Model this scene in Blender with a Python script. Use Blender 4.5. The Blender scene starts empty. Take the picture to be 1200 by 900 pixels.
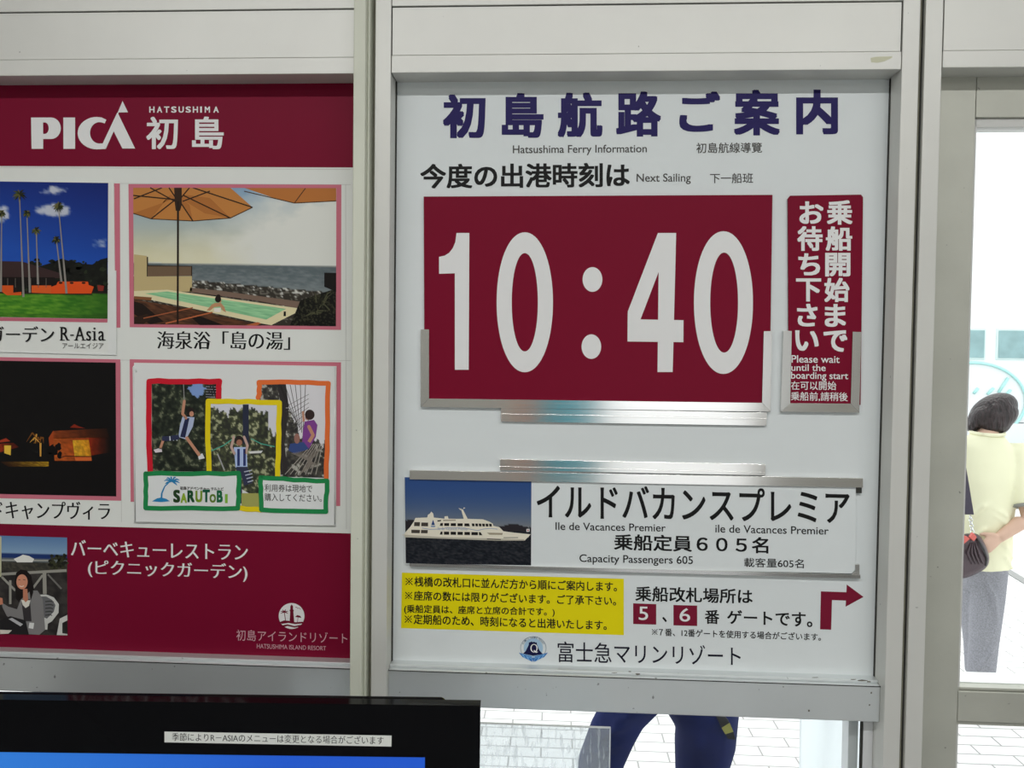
import bpy, bmesh, math, random
from mathutils import Vector, Matrix, noise
random.seed(7)
sc = bpy.context.scene
COL = sc.collection

# ------------------------------------------------------------------ camera
FPX = 930.0
CAM = Vector((0.3008, -1.4877, 1.664))
ROT = (Matrix.Rotation(math.radians(3.02), 3, 'Z') @ Matrix.Rotation(math.radians(-1.80), 3, 'X')
       @ Matrix.Rotation(math.radians(-0.71), 3, 'Y'))
cd = bpy.data.cameras.new('camera')
cam = bpy.data.objects.new('camera', cd)
COL.objects.link(cam)
M0 = Matrix(((1, 0, 0), (0, 0, -1), (0, 1, 0)))
cam.matrix_world = Matrix.Translation(CAM) @ (ROT @ M0).to_4x4()
cd.sensor_fit = 'HORIZONTAL'; cd.sensor_width = 36.0; cd.lens = FPX / 1200 * 36
cd.clip_start = 0.02; cd.clip_end = 500
sc.camera = cam

# ------------------------------------------------------------------ light levels
SKY = 1.75
LAMP_W = 19.5
sc.view_settings.view_transform = 'Standard'
sc.view_settings.look = 'None'
sc.view_settings.gamma = 1.0
sc.view_settings.use_curve_mapping = False
sc.view_settings.exposure = 0.0
w = bpy.data.worlds.new('sky'); sc.world = w; w.use_nodes = True
bg = w.node_tree.nodes['Background']
bg.inputs[0].default_value = (0.95, 0.98, 1.0, 1); bg.inputs[1].default_value = SKY
sd = bpy.data.lights.new('sun', 'SUN'); sd.energy = 0.9; sd.angle = math.radians(25); sd.color = (1, .97, .92)
sun = bpy.data.objects.new('sun', sd); COL.objects.link(sun)
sun.rotation_euler = (math.radians(-38), math.radians(14), 0)   # high sun over the quay, shining towards the building front


# ------------------------------------------------------------------ helpers
def at(px, py, Y):
    """the point of the plane y = Y that the pixel shows"""
    d = ROT @ Vector(((px - 600) / FPX, 1.0, -(py - 450) / FPX))
    return CAM + d * ((Y - CAM.y) / d.y)


def lin(c):
    c = c / 255.0
    return c / 12.92 if c <= 0.04045 else ((c + 0.055) / 1.055) ** 2.4


GAIN = 1.34


def ink(r, g, b):
    return tuple(min(.88, lin(v) * GAIN) for v in (r, g, b))


MATS = {}


def mat(name, rgb=(.5, .5, .5), rough=.5, metal=0.0, bump=0, bscale=50, var=0, vscale=6, spec=.5, emit=None, estr=0, speck=0):
    if name in MATS: return MATS[name]
    m = bpy.data.materials.new(name); m.use_nodes = True
    nt = m.node_tree; b = nt.nodes['Principled BSDF']
    b.inputs['Base Color'].default_value = (*rgb, 1)
    b.inputs['Roughness'].default_value = rough
    b.inputs['Metallic'].default_value = metal
    b.inputs['Specular IOR Level'].default_value = spec
    tc = nt.nodes.new('ShaderNodeTexCoord')
    src = None
    if var:
        n = nt.nodes.new('ShaderNodeTexNoise'); n.inputs['Scale'].default_value = vscale; n.inputs['Detail'].default_value = 6
        nt.links.new(tc.outputs['Object'], n.inputs['Vector'])
        r = nt.nodes.new('ShaderNodeValToRGB')
        r.color_ramp.elements[0].position = .3; r.color_ramp.elements[1].position = .7
        r.color_ramp.elements[0].color = (*[max(0, c * (1 - var)) for c in rgb], 1)
        r.color_ramp.elements[1].color = (*[min(1, c * (1 + var)) for c in rgb], 1)
        nt.links.new(n.outputs['Fac'], r.inputs['Fac']); src = r.outputs['Color']
    if speck:
        n = nt.nodes.new('ShaderNodeTexNoise'); n.inputs['Scale'].default_value = 85; n.inputs['Detail'].default_value = 3
        nt.links.new(tc.outputs['Object'], n.inputs['Vector'])
        r = nt.nodes.new('ShaderNodeValToRGB'); r.color_ramp.elements[0].position = speck; r.color_ramp.elements[1].position = speck + .03
        r.color_ramp.elements[0].color = (0, 0, 0, 1); r.color_ramp.elements[1].color = (1, 1, 1, 1)
        mx = nt.nodes.new('ShaderNodeMix'); mx.data_type = 'RGBA'
        nt.links.new(n.outputs['Fac'], r.inputs['Fac'])
        nt.links.new(r.outputs['Color'], mx.inputs[0])
        if src: nt.links.new(src, mx.inputs[6])
        else: mx.inputs[6].default_value = (*rgb, 1)
        mx.inputs[7].default_value = (*[c * .45 for c in rgb], 1)
        src = mx.outputs[2]
    if src: nt.links.new(src, b.inputs['Base Color'])
    if bump:
        n2 = nt.nodes.new('ShaderNodeTexNoise'); n2.inputs['Scale'].default_value = bscale; n2.inputs['Detail'].default_value = 4
        nt.links.new(tc.outputs['Object'], n2.inputs['Vector'])
        bp = nt.nodes.new('ShaderNodeBump'); bp.inputs['Strength'].default_value = bump; bp.inputs['Distance'].default_value = .004
        nt.links.new(n2.outputs['Fac'], bp.inputs['Height']); nt.links.new(bp.outputs['Normal'], b.inputs['Normal'])
    if emit:
        b.inputs['Emission Color'].default_value = (*emit, 1); b.inputs['Emission Strength'].default_value = estr
    MATS[name] = m
    return m


def brushed(name, rgb, rough, axis):
    """brushed metal: fine streaks along one axis"""
    m = mat(name, rgb, rough, 1.0)
    nt = m.node_tree; b = nt.nodes['Principled BSDF']
    tc = [n for n in nt.nodes if n.type == 'TEX_COORD'][0]
    mp = nt.nodes.new('ShaderNodeMapping'); s = [400, 400, 400]; s[axis] = 4; mp.inputs['Scale'].default_value = s
    n = nt.nodes.new('ShaderNodeTexNoise'); n.inputs['Scale'].default_value = 1
    nt.links.new(tc.outputs['Object'], mp.inputs['Vector']); nt.links.new(mp.outputs['Vector'], n.inputs['Vector'])
    mr = nt.nodes.new('ShaderNodeMapRange'); mr.inputs['To Min'].default_value = rough - .04; mr.inputs['To Max'].default_value = rough + .06
    nt.links.new(n.outputs['Fac'], mr.inputs['Value']); nt.links.new(mr.outputs['Result'], b.inputs['Roughness'])
    return m


def glass_mat(name, tint=(.97, .985, .98), refl=1.0, scratch=0):
    m = bpy.data.materials.new(name); m.use_nodes = True
    nt = m.node_tree; nt.nodes.remove(nt.nodes['Principled BSDF']); out = nt.nodes['Material Output']
    t = nt.nodes.new('ShaderNodeBsdfTransparent'); t.inputs[0].default_value = (*tint, 1)
    g = nt.nodes.new('ShaderNodeBsdfGlossy'); g.inputs['Roughness'].default_value = .02
    fr = nt.nodes.new('ShaderNodeFresnel'); fr.inputs['IOR'].default_value = 1.45
    mu = nt.nodes.new('ShaderNodeMath'); mu.operation = 'MULTIPLY'; mu.inputs[1].default_value = refl
    mx = nt.nodes.new('ShaderNodeMixShader')
    nt.links.new(fr.outputs[0], mu.inputs[0]); nt.links.new(mu.outputs[0], mx.inputs[0])
    nt.links.new(t.outputs[0], mx.inputs[1]); nt.links.new(g.outputs[0], mx.inputs[2])
    last = mx
    if scratch:
        d = nt.nodes.new('ShaderNodeBsdfDiffuse'); d.inputs[0].default_value = (.75, .82, .9, 1)
        tr = nt.nodes.new('ShaderNodeBsdfTranslucent'); tr.inputs[0].default_value = (.92, .96, .99, 1)
        ad = nt.nodes.new('ShaderNodeMixShader'); ad.inputs[0].default_value = .88; nt.links.new(d.outputs[0], ad.inputs[1]); nt.links.new(tr.outputs[0], ad.inputs[2])
        tc = nt.nodes.new('ShaderNodeTexCoord'); mp = nt.nodes.new('ShaderNodeMapping')
        mp.inputs['Scale'].default_value = (130, 1, 26); mp.inputs['Rotation'].default_value = (0, .3, 0)
        n = nt.nodes.new('ShaderNodeTexNoise'); n.inputs['Scale'].default_value = 1; n.inputs['Detail'].default_value = 3
        r = nt.nodes.new('ShaderNodeMapRange'); r.inputs['From Min'].default_value = .52; r.inputs['From Max'].default_value = .72
        r.inputs['To Min'].default_value = scratch * .55; r.inputs['To Max'].default_value = scratch * 1.5
        nt.links.new(tc.outputs['Object'], mp.inputs[0]); nt.links.new(mp.outputs[0], n.inputs['Vector']); nt.links.new(n.outputs['Fac'], r.inputs['Value'])
        m2 = nt.nodes.new('ShaderNodeMixShader')
        nt.links.new(r.outputs['Result'], m2.inputs[0]); nt.links.new(mx.outputs[0], m2.inputs[1]); nt.links.new(ad.outputs[0], m2.inputs[2])
        last = m2
    nt.links.new(last.outputs[0], out.inputs[0])
    MATS[name] = m
    return m


def tag(o, label=None, cat=None, group=None, kind=None):
    if label: o['label'] = label
    if cat: o['category'] = cat
    if group: o['group'] = group
    if kind: o['kind'] = kind
    return o


def empty(name, loc, label, cat, group=None, kind=None, rz=0):
    o = bpy.data.objects.new(name, None); COL.objects.link(o)
    o.location = loc; o.rotation_euler = (0, 0, rz); o.empty_display_size = .05
    return tag(o, label, cat, group, kind)


def wloc(o):
    v = Vector((0, 0, 0))
    while o: v += Vector(o.location); o = o.parent
    return v


class MB:
    def __init__(s): s.v = []; s.f = []; s.c = []
    def add(s, vs, fs, col=None):
        n = len(s.v); s.v += [tuple(v) for v in vs]; s.f += [tuple(i + n for i in f) for f in fs]
        if col is not None:
            s.c += ([tuple(col)] * len(vs) if not isinstance(col[0], (tuple, list)) else [tuple(c) for c in col])
        return s
    def box(s, x0, x1, y0, y1, z0, z1):
        return s.add([(x0, y0, z0), (x1, y0, z0), (x1, y1, z0), (x0, y1, z0), (x0, y0, z1), (x1, y0, z1), (x1, y1, z1), (x0, y1, z1)],
                     [(0, 3, 2, 1), (4, 5, 6, 7), (0, 1, 5, 4), (1, 2, 6, 5), (2, 3, 7, 6), (3, 0, 4, 7)])
    def prism(s, pts, y0, y1):
        """outline of (x, z) pushed from y0 to y1"""
        n = len(pts)
        vs = [(x, y0, z) for x, z in pts] + [(x, y1, z) for x, z in pts]
        return s.add(vs, [tuple(range(n)), tuple(range(2 * n - 1, n - 1, -1))] + [(i, i + n, (i + 1) % n + n, (i + 1) % n) for i in range(n)])
    def tube(s, path, radii, n=14, cap=True, up=None):
        path = [Vector(p) for p in path]; N = len(path); base = len(s.v); vs = []; fs = []
        ref = Vector(up) if up else None
        for i, p in enumerate(path):
            t = (path[min(i + 1, N - 1)] - path[max(i - 1, 0)]).normalized()
            r = radii[i] if isinstance(radii, (list, tuple)) else radii
            rx, ry = r if isinstance(r, (list, tuple)) else (r, r)
            u = ref if ref else (Vector((1, 0, 0)) if abs(t.x) < .8 else Vector((0, 0, 1)))
            a = (u - t * u.dot(t)).normalized(); b = t.cross(a)
            for k in range(n):
                th = 2 * math.pi * k / n
                vs.append(p + a * math.cos(th) * rx + b * math.sin(th) * ry)
        for i in range(N - 1):
            for k in range(n):
                fs.append((i * n + k, i * n + (k + 1) % n, (i + 1) * n + (k + 1) % n, (i + 1) * n + k))
        if cap:
            fs.append(tuple(range(n - 1, -1, -1))); fs.append(tuple(range((N - 1) * n, N * n)))
        return s.add(vs, fs)
    def ball(s, c, r, nu=16, nv=10, rot=None):
        c = Vector(c); r = r if isinstance(r, (list, tuple)) else (r, r, r); vs = []; fs = []
        for j in range(nv + 1):
            ph = math.pi * j / nv
            for i in range(nu):
                th = 2 * math.pi * i / nu
                q = Vector((r[0] * math.sin(ph) * math.cos(th), r[1] * math.sin(ph) * math.sin(th), r[2] * math.cos(ph)))
                if rot: q = rot @ q
                vs.append(c + q)
        for j in range(nv):
            for i in range(nu):
                fs.append((j * nu + i, j * nu + (i + 1) % nu, (j + 1) * nu + (i + 1) % nu, (j + 1) * nu + i))
        return s.add(vs, fs)
    def build(s, name, m, parent=None, smooth=False, bevel=0, kind=None, label=None):
        off = wloc(parent) if parent else Vector((0, 0, 0))
        me = bpy.data.meshes.new(name)
        me.from_pydata([tuple(Vector(v) - off) for v in s.v], [], s.f)
        me.validate(); me.update()
        if s.c and len(s.c) == len(me.vertices):
            ca = me.color_attributes.new('Col', 'FLOAT_COLOR', 'POINT')
            buf = []
            for c in s.c: buf += [c[0], c[1], c[2], 1.0]
            ca.data.foreach_set('color', buf)
        o = bpy.data.objects.new(name, me); COL.objects.link(o)
        if parent: o.parent = parent
        me.materials.append(m)
        if smooth: me.polygons.foreach_set('use_smooth', [True] * len(me.polygons))
        if bevel:
            b = o.modifiers.new('edge', 'BEVEL'); b.width = bevel; b.segments = 2; b.limit_method = 'ANGLE'
        if kind: o['kind'] = kind
        if label: o['label'] = label
        return o
    def remesh(s, voxel, smooth=6):
        """melt the overlapping pieces into one continuous skin"""
        me = bpy.data.meshes.new('tmp'); me.from_pydata(s.v, [], s.f); me.update()
        bm = bmesh.new(); bm.from_mesh(me); bmesh.ops.remove_doubles(bm, verts=bm.verts, dist=1e-5)
        bmesh.ops.recalc_face_normals(bm, faces=bm.faces); bm.to_mesh(me); bm.free()
        o = bpy.data.objects.new('tmp', me); COL.objects.link(o)
        r = o.modifiers.new('r', 'REMESH'); r.mode = 'VOXEL'; r.voxel_size = voxel
        sm = o.modifiers.new('s', 'SMOOTH'); sm.factor = .5; sm.iterations = smooth
        ev = o.evaluated_get(bpy.context.evaluated_depsgraph_get()); m2 = bpy.data.meshes.new_from_object(ev)
        q = MB(); q.v = [tuple(v.co) for v in m2.vertices]; q.f = [tuple(p.vertices) for p in m2.polygons]
        bpy.data.objects.remove(o); bpy.data.meshes.remove(m2)
        return q


# ------------------------------------------------------------------ printing on flat boards
PRINT = bpy.data.materials.new('printed_paper'); PRINT.use_nodes = True
_b = PRINT.node_tree.nodes['Principled BSDF']; _b.inputs['Roughness'].default_value = .42; _b.inputs['Specular IOR Level'].default_value = .18
_a = PRINT.node_tree.nodes.new('ShaderNodeVertexColor'); _a.layer_name = 'Col'
PRINT.node_tree.links.new(_a.outputs['Color'], _b.inputs['Base Color'])


class Print(MB):
    """flat printed picture on the plane y = Y, in layers of ink a tenth of a millimetre apart"""
    def __init__(s, Y): super().__init__(); s.Y = Y; s.l = 0; s.q = 0
    def y(s): return s.Y - .00035 - s.l * .00006
    def up(s, n=1): s.l += n; return s
    def poly(s, pts, col, raw=False):
        c = col if raw else ink(*col); s.q += 1; yy = s.y() - (s.q % 6) * .000009
        return s.add([at(x, y, yy) for x, y in pts], [tuple(range(len(pts)))], c)
    def stroke(s, pts, wd, col, round_=False):
        for i in range(len(pts) - 1):
            (x0, y0), (x1, y1) = pts[i], pts[i + 1]
            w0, w1 = (wd[i], wd[i + 1]) if isinstance(wd, (list, tuple)) else (wd, wd)
            d = math.hypot(x1 - x0, y1 - y0) or 1; nx, ny = -(y1 - y0) / d / 2, (x1 - x0) / d / 2
            s.poly([(x0 + nx * w0, y0 + ny * w0), (x1 + nx * w1, y1 + ny * w1), (x1 - nx * w1, y1 - ny * w1), (x0 - nx * w0, y0 - ny * w0)], col)
            if round_ and i: s.disc(x0, y0, w0 / 2, w0 / 2, col, 10)
        if round_: 
            for q, ww in ((pts[0], wd), (pts[-1], wd)): s.disc(q[0], q[1], ww / 2, ww / 2, col, 10)
        return s
    def disc(s, cx, cy, rx, ry, col, n=28, ex=2.0):
        return s.poly([(cx + rx * math.copysign(abs(math.cos(t)) ** (2 / ex), math.cos(t)), cy + ry * math.copysign(abs(math.sin(t)) ** (2 / ex), math.sin(t)))
                       for t in [2 * math.pi * i / n for i in range(n)]], col)
    def blob(s, cx, cy, rx, ry, col, n=9, jit=.35):
        return s.poly([(cx + rx * (1 + random.uniform(-jit, jit)) * math.cos(2 * math.pi * i / n), cy + ry * (1 + random.uniform(-jit, jit)) * math.sin(2 * math.pi * i / n)) for i in range(n)], col)
    def ring(s, cx, cy, ro, ri, col, n=64, ex=2.0, off=(0, 0)):
        vs = []; fs = []
        for i in range(n):
            t = 2 * math.pi * i / n
            ct = math.copysign(abs(math.cos(t)) ** (2 / ex), math.cos(t)); st = math.copysign(abs(math.sin(t)) ** (2 / ex), math.sin(t))
            vs.append(at(cx + ro[0] * ct, cy + ro[1] * st, s.y())); vs.append(at(cx + off[0] + ri[0] * ct, cy + off[1] + ri[1] * st, s.y()))
        for i in range(n):
            j = (i + 1) % n; fs.append((2 * i, 2 * j, 2 * j + 1, 2 * i + 1))
        return s.add(vs, fs, ink(*col))
    def grid(s, quad, nx, ny, fn):
        """quad TL, TR, BR, BL in pixels; fn(u, v, x, y) gives the ink"""
        (ax, ay), (bx, by), (cx, cy), (dx, dy) = quad; vs = []; cs = []; fs = []
        for j in range(ny + 1):
            v = j / ny
            for i in range(nx + 1):
                u = i / nx
                x = (ax * (1 - u) + bx * u) * (1 - v) + (dx * (1 - u) + cx * u) * v
                y = (ay * (1 - u) + by * u) * (1 - v) + (dy * (1 - u) + cy * u) * v
                vs.append(at(x, y, s.y())); cs.append(ink(*[min(255, max(0, q)) for q in fn(u, v, x, y)]))
        for j in range(ny):
            for i in range(nx):
                k = j * (nx + 1) + i; fs.append((k, k + 1, k + nx + 2, k + nx + 1))
        return s.add(vs, fs, cs)
    def done(s, name, parent, label=None): return s.build(name, PRINT, parent, label=label)


def mixc(a, b, t): t = min(1, max(0, t)); return tuple(a[i] * (1 - t) + b[i] * t for i in range(3))
def nz(x, y, sc_, oct_=4): return noise.fractal(Vector((x * sc_, y * sc_, 3.7)), 1.0, 2.0, oct_)


_glyphs = {}


def glyphs(s, thin=0.0, sx=0.0, sz=0.0):
    """outline of the words as flat faces in a unit box; sx, sz thicken the strokes"""
    key = (s, thin, sx, sz)
    if key in _glyphs: return _glyphs[key]
    cu = bpy.data.curves.new('t', 'FONT'); cu.body = s; cu.size = 1; cu.resolution_u = 4; cu.offset = -thin
    o = bpy.data.objects.new('t', cu); COL.objects.link(o)
    dg = bpy.context.evaluated_depsgraph_get(); me = bpy.data.meshes.new_from_object(o.evaluated_get(dg))
    v = [(p.co.x, p.co.y) for p in me.vertices]; f = [tuple(p.vertices) for p in me.polygons]
    bpy.data.objects.remove(o); bpy.data.curves.remove(cu); bpy.data.meshes.remove(me)
    offs = [(0, 0)]
    if sx and sz: offs = [(sx * a, sz * c) for a in (-1, 0, 1) for c in (-1, 0, 1)]
    elif sx: offs = [(-sx, 0), (0, 0), (sx, 0)]
    V = []; F = []
    for dx, dz in offs:
        n = len(V); V += [(x + dx, y + dz) for x, y in v]; F += [tuple(i + n for i in q) for q in f]
    x0 = min(p[0] for p in V); x1 = max(p[0] for p in V); y0 = min(p[1] for p in V); y1 = max(p[1] for p in V)
    r = ([((x - x0) / (x1 - x0), (y - y0) / (y1 - y0)) for x, y in V], F)
    _glyphs[key] = r
    return r


def copies(wt, mincho): return 3 if mincho else 9 if wt else 1


def letter(mb, s, L, Rr, Y, wt=0.0, mincho=False, col=None):
    """set words between pixel edges: L = (x, top, bottom) at the left, R at the right, on plane Y"""
    V, F = glyphs(s, .005, .023, 0) if mincho else glyphs(s, 0, wt, wt * .8)
    vs = []
    nper = len(V) // (1 if mincho is None else copies(wt, mincho))
    for k_, (u, v) in enumerate(V):
        x = L[0] * (1 - u) + Rr[0] * u
        t = L[1] * (1 - u) + Rr[1] * u; b = L[2] * (1 - u) + Rr[2] * u
        vs.append(at(x, b * (1 - v) + t * v, Y - .000012 * (k_ // nper)))
    mb.add(vs, F, ink(*col) if col else None)


def kome(mb, cx, cy, r_, Y, wd=.9):
    for sg in (-1, 1):
        a = [(cx - r_, cy - sg * r_), (cx + r_, cy + sg * r_)]; n_ = wd / 2 * .707
        mb.add([at(x, y, Y) for x, y in ((a[0][0] + sg * n_, a[0][1] - n_), (a[1][0] + sg * n_, a[1][1] - n_), (a[1][0] - sg * n_, a[1][1] + n_), (a[0][0] - sg * n_, a[0][1] + n_))], [(0, 1, 2, 3)])
    for dx, dy in ((0, -.8), (0, .8), (-.8, 0), (.8, 0)):
        mb.add([at(cx + dx * r_ + .75 * wd * math.cos(t), cy + dy * r_ + .75 * wd * math.sin(t), Y - .00001) for t in [math.pi / 4 * k for k in range(8)]], [tuple(range(8))])


def words(name, items, Y, m, parent, wt=0.0, mincho=False):
    for s, L, Rr in items:
        mb = MB()
        if s[0] == '※':
            hh = L[2] - L[1]; kome(mb, L[0] + hh * .46, L[1] + hh * .5, hh * .34, Y, hh * .085); L = (L[0] + hh * .98, L[1], L[2]); s = s[1:]
        letter(mb, s, L, Rr, Y, wt, mincho); o = mb.build(name, m, parent)
    return o


# ------------------------------------------------------------------ materials
FR = mat('satin_painted_aluminium', (.725, .725, .69), .42, .2, bump=.05, bscale=30, var=.035, vscale=5, speck=.755)
RAIL = mat('worn_rail_aluminium', (.75, .785, .79), .33, .55, bump=.06, bscale=25, var=.06, vscale=4, speck=.73)
IVORY = mat('ivory_enamel', (.72, .74, .63), .5, 0, var=.03, vscale=8, speck=.77)
DOORM = mat('weathered_door_aluminium', (.54, .545, .485), .48, .3, bump=.12, bscale=40, var=.07, vscale=7, speck=.73)
DARKGAP = mat('dark_rubber_gasket', (.035, .035, .03), .8)
OLIVE = mat('olive_gasket', (.26, .25, .19), .7, var=.2, vscale=30)
BOARD = mat('white_sign_board', ink(203, 208, 209), .38, spec=.2, var=.012, vscale=9)
PAPER = mat('white_poster_paper', ink(208, 210, 206), .5, spec=.2, var=.01, vscale=9)
MAROON = mat('maroon_print', ink(112, 14, 40), .38, spec=.09)
POSTM = mat('maroon_poster_band', ink(110, 14, 42), .42, spec=.09)
WHITEINK = mat('white_lettering', ink(214, 217, 216), .45, spec=.15)
PALEINK = mat('pale_pink_lettering', ink(190, 150, 160), .5, spec=.15)
NAVYINK = mat('navy_lettering', ink(30, 22, 80), .4, spec=.15)
BLACKINK = mat('black_lettering', (.011, .011, .011), .45, spec=.15)
GREYINK = mat('grey_lettering', ink(70, 68, 66), .45, spec=.15)
DARKBLUE = mat('dark_blue_lettering', (.010, .010, .024), .45, spec=.15)
PINK = mat('pink_frame_print', ink(186, 104, 120), .5, spec=.15)
YELLOW = mat('yellow_notice', ink(215, 198, 10), .45, spec=.15)
STEEL = brushed('brushed_steel_strip', (.76, .75, .73), .12, 0)
STEELV = brushed('brushed_steel_upright', (.72, .715, .70), .2, 2)
BLACKPL = mat('glossy_black_plastic', (.004, .004, .005), .1, spec=.14)
GLASS = glass_mat('window_glass', refl=.4)
ACRYL = glass_mat('scratched_acrylic', (.95, .97, .98), .9, scratch=.34)

# ------------------------------------------------------------------ the room and the ground
FY = -.05                                   # front of the window framing
def X(px, py, Y=FY): return at(px, py, Y).x
def Z(px, py, Y=FY): return at(px, py, Y).z
RX0, RX1, RY0, RZ1 = -2.6, 2.9, -5.2, 3.25

concrete = mat('terrazzo_floor', (.22, .225, .23), .35, var=.12, vscale=20)
MB().box(RX0, RX1, RY0, .06, -.12, 0).build('floor', concrete, kind='structure')
tag(bpy.data.objects['floor'], 'grey terrazzo floor of the waiting room', 'floor')
o = MB().box(RX0, RX1, RY0, .06, RZ1, RZ1 + .1).build('ceiling', mat('white_ceiling', (.74, .74, .72), .8, bump=.1), kind='structure'); tag(o, 'white ceiling of the waiting room', 'ceiling')
WALLM = mat('cream_wall_paint', (.60, .59, .55), .75, bump=.1, bscale=80)
o = MB().box(RX0 - .1, RX0, RY0, .06, -.12, RZ1 + .1).build('wall_left', WALLM, kind='structure'); tag(o, 'cream painted side wall to the left', 'wall')
o = MB().box(RX1, RX1 + .1, RY0, .06, -.12, RZ1 + .1).build('wall_right', WALLM, kind='structure'); tag(o, 'cream painted side wall to the right', 'wall')
wb = MB(); wb.box(RX0 - .1, .72, RY0 - .1, RY0, -.12, RZ1 + .1); wb.box(1.98, RX1 + .1, RY0 - .1, RY0, -.12, RZ1 + .1); wb.box(.72, 1.98, RY0 - .1, RY0, 2.25, RZ1 + .1)  # opening added for daylight fill and a white reflection in the steel
o = wb.build('wall_back', WALLM, kind='structure'); tag(o, 'cream wall behind the viewer, with an unseen opening added for daylight', 'wall')

for nm, x0_, x1_, c_, lb in (('reflection_card', .19, .66, (.04, .50, .66), 'teal sheet added unseen behind the viewer, to tint the steel strips'), ('reflection_card', -.03, .17, (.72, .36, .24), 'salmon pink sheet added unseen behind the viewer, to tint the steel strips')):  # added, unseen sheets; their colours show as reflections in the steel strips
    pr_ = empty(nm, ((x0_ + x1_) / 2, RY0, .6), lb, 'poster', 'unseen sheets added for reflections')
    MB().box(x0_, x1_, RY0, RY0 + .006, .6, 2.1).build('sheet', mat('reflection_card_' + ('teal' if x0_ > .1 else 'salmon'), c_, .5, var=.15, vscale=4), pr_)
    for z_ in (2.1, .58): MB().box(x0_ - .012, x1_ + .012, RY0, RY0 + .014, z_, z_ + .02).build('clamp_rail', FR, pr_)
# paving: running bond of pale blocks
pv = bpy.data.materials.new('pale_block_paving'); pv.use_nodes = True
nt = pv.node_tree; b = nt.nodes['Principled BSDF']; b.inputs['Roughness'].default_value = .85
tc = nt.nodes.new('ShaderNodeTexCoord'); br = nt.nodes.new('ShaderNodeTexBrick')
br.inputs['Scale'].default_value = 1; br.inputs['Brick Width'].default_value = .268; br.inputs['Row Height'].default_value = .085
br.inputs['Mortar Size'].default_value = .0042; br.inputs['Mortar Smooth'].default_value = .2
br.inputs['Color1'].default_value = (.80, .79, .78, 1); br.inputs['Color2'].default_value = (.74, .735, .73, 1); br.inputs['Mortar'].default_value = (.36, .35, .34, 1)
nt.links.new(tc.outputs['Object'], br.inputs['Vector']); nt.links.new(br.outputs['Color'], b.inputs['Base Color'])
o = MB().box(-30, 45, .06, 16, -.12, 0).build('ground', pv, kind='structure'); tag(o, 'pale block paving of the quay outside', 'paving')
sea = mat('harbour_water', (.25, .36, .38), .15, bump=.5, bscale=3)
o = MB().box(-200, 200, 16, 300, -1.6, -1.2).build('water', sea, kind='structure'); tag(o, 'harbour water beyond the quay', 'water')
o = MB().box(-60, 60, -30, RY0 - .1, -.12, 0).build('ground_behind', mat('pale_forecourt_concrete', (.62, .62, .61), .9), kind='structure'); o.name = 'ground.001'; tag(o, 'unseen forecourt behind the waiting room, kept pale to brighten the opening', 'ground')  # unseen ground, paleness chosen to brighten what the steel mirrors through the opening
g0, g1 = at(1183, 672, 0), None
def ground(px, py):
    d = ROT @ Vector(((px - 600) / FPX, 1.0, -(py - 450) / FPX)); return CAM + d * (-CAM.z / d.z)
ga, gb = ground(1178, 668), ground(1206, 685)
n_ = Vector((gb.y - ga.y, ga.x - gb.x, 0)).normalized() * .035; ga2 = ga + (ga - gb) * 3; gb2 = gb + (gb - ga) * 2
dm = MB(); q = [ga2 - n_, gb2 - n_, gb2 + n_, ga2 + n_]
dm.add([(v.x, v.y, .001) for v in q] + [(v.x, v.y, .008) for v in q], [(0, 3, 2, 1), (4, 5, 6, 7), (0, 1, 5, 4), (1, 2, 6, 5), (2, 3, 7, 6), (3, 0, 4, 7)])
o = dm.build('drain_channel', mat('drain_grey', (.30, .30, .29), .7)); tag(o, 'grey narrow drain strip running across the pale paving', 'drain', kind='structure')

# ------------------------------------------------------------------ window framing
ym = 420
xA0, xA1 = X(412, ym, -.075), X(426, ym, -.075)
xB0, xB1 = X(437, ym), X(455.5, ym)
xC0, xC1 = X(1047.5, ym), X(1067.5, ym)
xD0, xD1 = X(1073.5, ym), X(1094, ym)
zT = Z(756, 83.3)                            # underside of the transom
zS2 = Z(756, 62.5); zS1 = Z(756, 4.5)
zTd = Z(1130, 79)
zLs, zRb = Z(742, 785.5, 0), None
SB = 1.08                                    # bottom of the sign
zLedge = Z(742, 794, -.032)                  # front top of the rail
zRail = Z(790, 838, -.032)                   # underside of the rail
XL = -1.32                                   # left end of the poster bay
xDoor1 = 1.98                                # right end of the door

# upright posts
o = MB().box(xA0, xA1, -.075, .05, 0, RZ1).box(xA1, X(431, ym, -.06), -.06, .05, 0, RZ1).build('trim_1', IVORY, bevel=.002, kind='structure'); tag(o, 'ivory enamelled upright post beside the poster', 'window post')
MB().box(X(430.5, ym, -.03), X(438, ym, -.03), -.032, .05, 0, RZ1).build('gasket', OLIVE, o)
MB().box(X(431.2, ym, -.034), X(432.6, ym, -.034), -.034, -.03, 0, RZ1).build('gap', DARKGAP, o)
o = MB().box(xB0, xB1, FY, .05, 0, RZ1).build('trim_2', FR, bevel=.0015, kind='structure'); tag(o, 'grey aluminium upright between the poster and the timetable board', 'window post')
MB().box(xB1 - .001, .0005, -.006, .0, SB - .02, zT).build('bead', DARKGAP, o)
o = MB().box(xC0, xC1, FY, .05, 0, RZ1).build('trim_3', FR, bevel=.0015, kind='structure'); tag(o, 'grey aluminium upright right of the timetable board', 'window post')
MB().box(.8995, xC0 + .001, -.006, .0, SB - .02, zT).build('bead', DARKGAP, o)
MB().box(xC1, xD0, -.04, .05, 0, RZ1).build('gasket', OLIVE, o)
MB().box(xD0 - .0022, xD0 - .0002, -.0425, -.039, 0, RZ1).build('gap', DARKGAP, o)
o = MB().box(xD0, xD1, FY, .05, 0, RZ1).build('trim_4', FR, bevel=.0015, kind='structure'); tag(o, 'grey aluminium upright at the door side', 'window post')
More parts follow.
